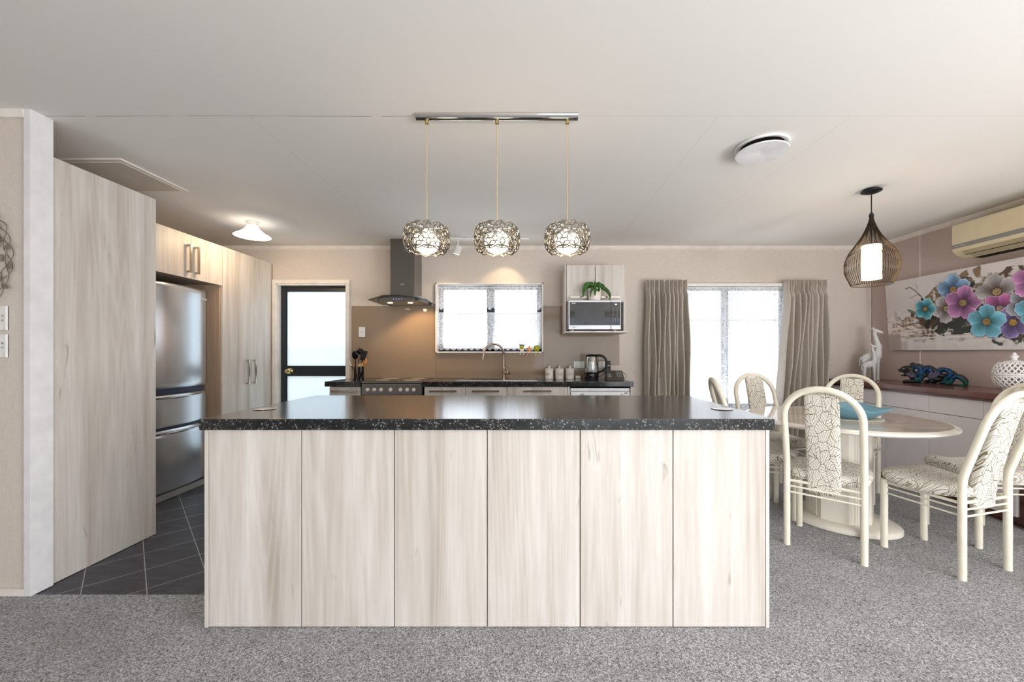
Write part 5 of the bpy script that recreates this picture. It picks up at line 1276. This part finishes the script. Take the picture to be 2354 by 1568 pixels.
# ================================================================== SIDEBOARD
SB = thing('sideboard', 'long sideboard with white fronts and a brown wooden top on the right wall', 'sideboard', (3.63, 3.6, 0))
mb = MB(); mb.box(3.335, XR-0.001, 2.655, YB-0.016, 0.875, 0.92, bev=0.006); mb.box(3.355, XR-0.001, 2.67, YB-0.016, 0.855, 0.875); mb.build('top', 'brown_wood', SB)
mb = MB(); mb.box(3.395, XR-0.001, 2.70, YB-0.016, 0.07, 0.855); mb.build('body', 'brown_wood', SB, smooth=False)
mb = MB(); mb.box(3.375, XR-0.016, 2.672, 2.70, 0.0, 0.855, bev=0.002); mb.build('end_panel', 'brown_wood', SB)
mb = MB(); mb.box(3.43, XR-0.016, 2.70, YB-0.016, 0, 0.07); mb.build('plinth', 'brown_wood', SB, smooth=False)
ys = [2.742, 2.942, 3.343, 3.744, 4.145, 4.51]
for a, b in zip(ys[:-1], ys[1:]):
    mb = MB(); mb.box(3.375, 3.395, a+0.0015, b-0.0015, 0.716, 0.852, bev=0.001); mb.build('drawer', 'sideboard_white', SB)
    mb = MB(); mb.box(3.375, 3.395, a+0.0015, b-0.0015, 0.076, 0.712, bev=0.001); mb.build('door', 'sideboard_white', SB)
ZS = 0.9203
# giraffes
Gf = thing('giraffe_sculpture', 'white carved giraffe pair on the far end of the sideboard', 'sculpture', (3.72, 4.26, ZS))
def giraffe(sc, ox, oy):
    mb = MB(); T_ = lambda x, y, z: (3.70+ox+(0.8*x+0.6*y)*sc, 4.26+oy+(-0.6*x+0.8*y)*sc, ZS+z*sc)
    for lx, ly in ((-0.075, -0.018), (-0.065, 0.02), (0.045, -0.018), (0.05, 0.02)):
        mb.tube([T_(lx, ly, 0), T_(lx, ly, 0.015), T_(lx, ly, 0.10), T_(lx*0.9, ly, 0.22)], [0.018*sc, 0.013*sc, 0.014*sc, 0.024*sc], 12)
    mb.ball(T_(-0.01, 0, 0.245), (0.088*sc, 0.034*sc, 0.052*sc), M=Matrix.Rotation(-0.64, 4, 'Z') @ Matrix.Rotation(-0.35, 4, 'Y')); mb.ball(T_(0.045, 0, 0.27), (0.04*sc, 0.032*sc, 0.055*sc))
    mb.tube([T_(0.045, 0, 0.27), T_(0.052, 0, 0.36), T_(0.035, 0, 0.43), T_(0.02, 0, 0.50), T_(0.022, 0, 0.535)], [0.034*sc, 0.03*sc, 0.022*sc, 0.017*sc, 0.018*sc], 14)
    mb.tube([T_(0.01, 0, 0.535), T_(0.04, 0, 0.528), T_(0.092, 0, 0.505)], [0.022*sc, 0.02*sc, 0.008*sc], 12)
    for yy in (-0.012, 0.012): mb.tube([T_(0.012, yy, 0.545), T_(0.008, yy*1.3, 0.575)], [0.006*sc, 0.007*sc], 8)
    for yy in (-0.02, 0.02): mb.tube([T_(0.002, yy, 0.543), T_(-0.022, yy*1.6, 0.562)], [0.008*sc, 0.003*sc], 8)
    mb.tube([T_(-0.09, 0, 0.25), T_(-0.105, 0, 0.20), T_(-0.10, 0, 0.14)], [0.007*sc, 0.006*sc, 0.009*sc], 8)
    mb.v = [tuple(v) for v in mb.v]; return mb
for sc, ox, oy, n_ in ((0.99, 0.02, 0.03, 'adult_giraffe'), (0.68, -0.04, -0.02, 'young_giraffe')):
    o = giraffe(sc, ox, oy).build(n_, 'giraffe_paint', Gf, weld=False); remesh(o, 0.0035)
# dragon
Dg = thing('dragon_sculpture', 'black and blue carved dragon lying on the sideboard', 'sculpture', (3.72, 3.66, ZS))
hd = Vector((3.60, 3.86)); tl = Vector((3.80, 3.42))
def DP(x, y, off=0.0):
    f = (x-745)/1435; base = 1188+(x-850)*0.048; zz = (base-y)/2060
    p = hd+(tl-hd)*f; nrm = Vector((-(tl-hd).y, (tl-hd).x)).normalized()
    return Vector((p.x+nrm.x*off, p.y+nrm.y*off, ZS+max(0.0, zz)))
body = [(1080, 915, 30), (1120, 885, 36), (1190, 885, 40), (1235, 940, 42), (1200, 1010, 42), (1140, 1060, 40), (1150, 1130, 40), (1210, 1140, 44), (1255, 1070, 46), (1300, 970, 48), (1380, 920, 50), (1450, 970, 48), (1450, 1060, 44), (1470, 1130, 40), (1540, 1130, 40), (1590, 1040, 42), (1640, 960, 44), (1730, 950, 46), (1820, 990, 48), (1830, 1060, 44), (1760, 1110, 42), (1740, 1170, 40), (1810, 1195, 38), (1855, 1150, 36), (1900, 1090, 36), (1980, 1085, 38), (2060, 1130, 36), (2120, 1190, 32), (2100, 1230, 28), (2000, 1235, 22), (1920, 1225, 12)]
P = smoothpath([tuple(DP(x, y)) for x, y, r in body], 5); rr = np.interp(np.linspace(0, len(body)-1, len(P)), range(len(body)), [b[2] for b in body])
mb = MB(); mb.tube(P, [x/2060 for x in rr], 12); mb.v = [(v[0], v[1], max(v[2], ZS)) for v in mb.v]; mb.build('body', 'dragon_scales', Dg)
mb = MB(); sp = []
for (x0, y0, x1, y1) in ((1100, 850, 1300, 880), (1330, 880, 1540, 930), (1620, 915, 1930, 1010), (1950, 1050, 2130, 1130)):
    for k in range(8):
        f = k/7; x = x0+(x1-x0)*f; y = y0+(y1-y0)*f-28*math.sin(PI*f)
        mb.tube([DP(x, y+40), DP(x, y+8), DP(x+8, y-22)], [0.014, 0.012, 0.001], 8)
mb.build('spines', 'dragon_dark', Dg)
mb = MB(); d2 = (tl-hd).normalized(); ang = math.atan2(d2.y, d2.x); Rz = Matrix.Rotation(ang, 4, 'Z')
mb.ball(DP(950, 915), (0.052, 0.03, 0.034), M=Rz); mb.tube([DP(940, 935), DP(860, 945), DP(775, 940)], [0.03, 0.022, 0.014], 14); mb.ball(DP(770, 925), (0.012, 0.014, 0.009))
mb.tube([DP(950, 990), DP(900, 1040), DP(810, 1035)], [0.022, 0.014, 0.007], 12); mb.ball(DP(1072, 838), (0.022, 0.016, 0.024), M=Rz); mb.tube([DP(1000, 900), DP(1070, 860)], 0.022, 12)
mb.tube([DP(1000, 960), DP(1060, 1020), DP(1110, 1100)], [0.035, 0.038, 0.03], 14)
o = mb.build('head', 'dragon_dark', Dg, weld=False); remesh(o, 0.003)
mb = MB()
for f in (0, 1, 2): mb.tube([DP(800+f*22, 975), DP(803+f*22, 998)], [0.0028, 0.0006], 6)
mb.ball(DP(905, 905, -0.026), (0.005, 0.005, 0.004)); mb.build('teeth', 'ceramic_white', Dg)
mb = MB(); mb.tube([DP(860, 1165), DP(960, 1160), DP(1090, 1150), DP(1200, 1160)], [0.014, 0.016, 0.018, 0.018], 12)
for x, y, r in ((1360, 1160, 0.016), (1500, 1165, 0.017), (1620, 1120, 0.03), (1700, 1060, 0.022), (1350, 1040, 0.02), (1700, 1180, 0.02)): mb.ball(DP(x, y, 0.008), (r*2, r, r))
mb.tube([DP(900, 1190), DP(1300, 1205), DP(1750, 1225), DP(2120, 1235)], 0.009, 10); mb.v = [(v[0], v[1], max(v[2], ZS)) for v in mb.v]
o = mb.build('feet', 'dragon_dark', Dg, weld=False)
mb = MB()
for (xa, ya, xb, yb) in ((960, 1010, 1120, 1000), (980, 1030, 1160, 1030), (1000, 1050, 1150, 1060), (960, 1020, 1100, 1045)):
    mb.tube([DP(xa, ya, -0.022), DP((xa+xb)/2, (ya+yb)/2+8, -0.03), DP(xb, yb, -0.02)], [0.011, 0.012, 0.003], 8)
mb.build('mane', 'dragon_wing', Dg)
mb = MB()
for (xa, ya, xb, yb) in ((1440, 1080, 1560, 980), (1450, 1095, 1600, 960), (1470, 1105, 1640, 980), (1500, 1110, 1660, 1010), (1430, 1070, 1500, 970)):
    mb.tube([DP(xa, ya, -0.022), DP((xa+xb)/2, (ya+yb)/2+8, -0.03), DP(xb, yb, -0.02)], [0.012, 0.011, 0.002], 8)
mb.build('wing', 'dragon_wing', Dg)
# lattice jar
J = thing('ginger_jar', 'white ceramic lattice jar with lid at the near end of the sideboard', 'jar', (3.74, 3.05, ZS))
jc = Vector((3.735, 3.05, ZS)); jr = lambda z: 0.72*0.158*math.sqrt(max(0.0, 1-((z-0.115)/0.135)**2))
def jlat(z0, z1, n, name):
    mb = MB()
    for k in range(n):
        for s_ in (-1, 1):
            P = []
            for i in range(9):
                f = i/8; z = z0+(z1-z0)*f; a = 2*PI*(k+s_*f*2.0)/n; r_ = jr(z); P.append((jc.x+r_*math.cos(a), jc.y+r_*math.sin(a), jc.z+z))
            mb.tube(P, 0.005, 7, caps=False)
    return mb
mb = jlat(0.028, 0.110, 22, 'a'); mb.lathe([(0.0540, 0), (0.0634, 0.0), (0.0648, 0.014), (0.0756, 0.03), (0.0684, 0.034), (0.0576, 0.016), (0.0540, 0)], tuple(jc), 48)
mb.lathe([(0.1080, 0.104), (0.1166, 0.106), (0.1174, 0.116), (0.1080, 0.118), (0.1080, 0.104)], tuple(jc), 56); mb.build('jar_body', 'ceramic_white', J)
mb = jlat(0.128, 0.215, 22, 'b'); mb.lathe([(0.1066, 0.119), (0.1166, 0.119), (0.1152, 0.131), (0.1066, 0.133), (0.1066, 0.119)], tuple(jc), 56)
mb.lathe([(0.0706, 0.206), (0.0763, 0.206), (0.0612, 0.222), (0.0288, 0.232), (0.0144, 0.236), (0.0158, 0.246), (0.0223, 0.256), (0.0216, 0.268), (0.0130, 0.272), (0.0101, 0.286), (0.0043, 0.292), (0, 0.292)], tuple(jc), 40); mb.build('jar_lid', 'ceramic_white', J)

# ================================================================== DINING TABLE
TC = Vector((2.24, 2.86))
Tb = thing('dining_table', 'round cream stone topped pedestal dining table', 'table', (TC.x, TC.y, 0))
mb = MB(); mb.lathe([(0, 0.722), (0.52, 0.722), (0.56, 0.716), (0.585, 0.720), (0.600, 0.730), (0.600, 0.738), (0.592, 0.744), (0.580, 0.746), (0.574, 0.750), (0.566, 0.7505)], (TC.x, TC.y, 0), 96); mb.f.pop(); mb.mi.pop()
mb.build('table_edge', 'table_edge', Tb)
mb = MB(); mb.lathe([(0, 0.7235), (0.5655, 0.7235), (0.5655, 0.7505), (0, 0.7505)], (TC.x, TC.y, 0), 96); mb.build('tabletop', 'table_stone', Tb)
def octa(r, ry=None): ry = ry or r; return [(TC.x+r*math.cos(PI/8+k*PI/4), TC.y+ry*math.sin(PI/8+k*PI/4)) for k in range(8)]
mb = MB(); mb.prism(octa(0.20), 0.05, 0.722)
for k in range(8):
    a0 = PI/8+k*PI/4; a1 = a0+PI/4; p0 = Vector((TC.x+0.2*math.cos(a0), TC.y+0.2*math.sin(a0))); p1 = Vector((TC.x+0.2*math.cos(a1), TC.y+0.2*math.sin(a1)))
    if k % 2 == 1:
        for j in range(5):
            q = p0+(p1-p0)*(0.28+0.11*j); mb.tube([(q.x, q.y, 0.06), (q.x, q.y, 0.70)], 0.0045, 8)
mb.build('pedestal', 'pedestal_cream', Tb, angle=30)
mb = MB(); n = 72; ra, rb, ph = 0.335, 0.262, -0.75
def ell(k, s_): 
    a = 2*PI*k/n; x = ra*s_*math.cos(a); y = rb*s_*math.sin(a); return (TC.x+0.01+x*math.cos(ph)-y*math.sin(ph), TC.y+x*math.sin(ph)+y*math.cos(ph))
loops = [[(*ell(k, s_), z) for k in range(n)] for s_, z in ((0.97, 0.0), (1.0, 0.006), (1.0, 0.028), (0.97, 0.04), (0.90, 0.046), (0.86, 0.052))]
loopring(mb, loops); mb.build('foot_plate', 'pedestal_cream', Tb)
mb = MB(); mb.lathe([(0.16, 0.701), (0.30, 0.701), (0.30, 0.722), (0.16, 0.722)], (TC.x, TC.y, 0), 48); mb.build('top_support', 'pedestal_cream', Tb)
MC = Vector((2.27, 2.80))
mb = MB(); mb.lathe([(0, 0), (0.175, 0), (0.178, 0.003), (0.175, 0.006), (0, 0.006)], (MC.x, MC.y, 0.7512), 56)
for k in range(56): a = 2*PI*k/56; mb.ball((MC.x+0.18*math.cos(a), MC.y+0.18*math.sin(a), 0.7545), (0.007, 0.007, 0.003), 8, 6)
tag(mb.build('placemat', 'mat_cream', at=(MC.x, MC.y, 0.7512)), 'round woven cream placemat under the blue bowl', 'placemat')
BW = thing('glass_bowl', 'textured blue glass bowl on the dining table', 'bowl', (MC.x, MC.y, 0.758))
def bowl(u_, v_):
    a = 2*PI*u_+0.5; q = (abs(math.cos(a))**3.2+abs(math.sin(a))**3.2)**(-1/3.2)
    r_ = (0.075+0.125*v_**0.8)*(1+(q-1)*v_)
    z = 0.759+0.078*v_**1.6+0.010*v_*math.cos(4*a+PI)
    return (MC.x+r_*math.cos(a), MC.y+r_*math.sin(a), z)
mb = MB(); mb.surf(bowl, 64, 12, cu=True); mb.lathe([(0, 0.759), (0.0755, 0.759), (0.0755, 0.7595), (0, 0.7605)], (MC.x, MC.y, 0), 64)
o = mb.build('bowl_body', 'blue_glass', BW); s_ = o.modifiers.new('solid', 'SOLIDIFY'); s_.thickness = 0.006; s_.offset = 1

# ------------------------------------------------------------------ dining chairs
def make_chair():
    t = thing('dining_chair', '', 'chair', (0, 0, 0), 'arched dining chairs around the table')
    r = 0.0188; yr = -0.19; W2 = 0.187; W1 = 0.1755
    for s_ in (-1, 1):
        mb = MB(); mb.tube([(s_*W2, yr, 0), (s_*W2, yr, 0.44)], r, 18); mb.build('leg', 'cream_metal', t)
    for s_ in (-1, 1):
        mb = MB(); mb.tube([(s_*W1, 0.186, 0), (s_*W1, 0.186, 0.425)], r, 18); mb.build('leg', 'cream_metal', t)
    # back arch: straight up, bent backwards at seat level, closed by a half circle
    def lean(q):   # q: length above z=.44
        if q < 0.05: return (yr, 0.44+q)
        if q < 0.15: f = (q-0.05)/0.1; return (yr-0.015*f*f, 0.49+0.1*f-0.004*f*f)
        return (yr-0.015-(q-0.15)*0.285, 0.586+(q-0.15)*0.955)
    Q = 0.395; P = []
    for k in range(12): q = Q*k/12; y, z = lean(q); P.append((-W2, y, z))
    for k in range(25):
        a = PI*k/24; q = Q+W2*math.sin(a); y, z = lean(q); P.append((-W2*math.cos(a), y, z))
    for k in range(11, -1, -1): q = Q*k/12; y, z = lean(q); P.append((W2, y, z))
    mb = MB(); mb.tube(P, r, 16); mb.build('back_frame', 'cream_metal', t)
    # padded splat
    def cy_(z):
        if z < 0.47: return yr+0.008+0.006*(0.47-z)/0.12
        return yr+0.008-(max(0, z-0.50))**1.08*0.27
    mb = MB(); zb_, zt_ = 0.352, 0.975
    def splat(u_, v_):
        z = zb_+(zt_-zb_)*v_; ed = min(1, min(v_, 1-v_)/0.035); rd = math.sqrt(max(0.0, 1-(1-ed)**2))
        w = 0.084*(0.86+0.14*rd); th = (0.020+0.010*math.exp(-((z-0.60)/0.12)**2))*max(0.12, rd); a = 2*PI*u_
        ca, sa = math.cos(a), math.sin(a); x = w*math.copysign(abs(ca)**0.35, ca); y = th*math.copysign(abs(sa)**0.7, sa)
        return (x, cy_(z)+y, z)
    mb.surf(splat, 32, 44, cu=True); k_ = len(mb.v); mb.f += [tuple(i*44 for i in range(32)), tuple(i*44+43 for i in range(31, -1, -1))]; mb.mi += [0, 0]
    mb.build('backrest_pad', 'leaf_fabric', t, angle=60)
    # padded seat, slightly dished
    mb = MB()
    def top(a, f):
        ca, sa = math.cos(a), math.sin(a); e = 0.55
        w = 0.212+0.010*(1 if sa > 0 else 0)
        x = w*math.copysign(abs(ca)**e, ca)*f; y = 0.022+0.208*math.copysign(abs(sa)**e, sa)*f; return x, y
    loops = []
    def lift(x, y): return 0.012*math.cos((y-0.02)/0.21*PI*1.0)*-1*0.6+0.010*max(0, (y-0.05)/0.18)*(1 if y < 0.19 else 0.2)
    for f, z in ((0.90, 0.415), (0.965, 0.420), (0.995, 0.434), (1.0, 0.448), (0.985, 0.463), (0.94, 0.474), (0.82, 0.480), (0.6, 0.482), (0.3, 0.482), (0.05, 0.482)):
        L = []
        for k in range(56): a = 2*PI*k/56; x, y = top(a, f); L.append((x, y, z+lift(x, y)))
        loops.append(L)
    loopring(mb, loops); mb.f.append(tuple(range(55, -1, -1))); mb.mi.append(0)
    mb.v = [(x, y, z) for x, y, z in mb.v]
    mb.build('seat', 'leaf_fabric', t, angle=70)
    mb = MB(); mb.tube([(-W2, yr+0.005, 0.405), (-W1, 0.186, 0.405)], 0.009, 8); mb.tube([(W2, yr+0.005, 0.405), (W1, 0.186, 0.405)], 0.009, 8); mb.tube([(-W2, yr, 0.408), (W2, yr, 0.408)], 0.009, 8); mb.tube([(-W1, 0.186, 0.405), (W1, 0.186, 0.405)], 0.009, 8); mb.build('seat_frame', 'cream_metal', t)
    for z in (0.375, 0.338):
        mb = MB(); mb.tube([(-W2, yr-0.008, z), (W2, yr-0.008, z)], 0.0058, 8); mb.build('stretcher', 'cream_metal', t)
        for s_ in (-1, 1):
            mb = MB(); mb.tube([(s_*W2, yr, z), (s_*W1, 0.186, z)], 0.0052, 8); mb.build('stretcher', 'cream_metal', t)
    return t
ch0 = make_chair()
# rear leg midpoint, front leg midpoint -> position and heading
chairs = [((1.785, 2.395), (2.04, 2.672), 'cream arched chair in front, back turned, beside the island corner'),
          ((2.502, 2.172), (2.403, 2.538), 'cream arched chair at front right with its side to us'),
          ((3.19, 2.62), (2.815, 2.645), 'cream arched chair at the right edge, partly behind another chair'),
          ((2.905, 3.575), (2.64, 3.31), 'cream arched chair at the back right by the sideboard'),
          ((2.175, 3.70), (2.195, 3.325), 'cream arched chair before the lace window, facing us'),
          ((1.61, 3.14), (1.974, 3.05), 'cream arched chair at far left, seen edge on')]
for i, (rm, fm, lb) in enumerate(chairs):
    o = ch0 if i == 0 else copy_tree(ch0)
    rm = Vector(rm); fm = Vector(fm); d_ = (fm-rm).normalized(); mid = rm+d_*0.19
    o.location = (mid.x, mid.y, 0); o.rotation_euler = (0, 0, math.atan2(d_.y, d_.x)-PI/2); o['label'] = lb
for o in COL.objects:
    if '_o' in o: del o['_o']
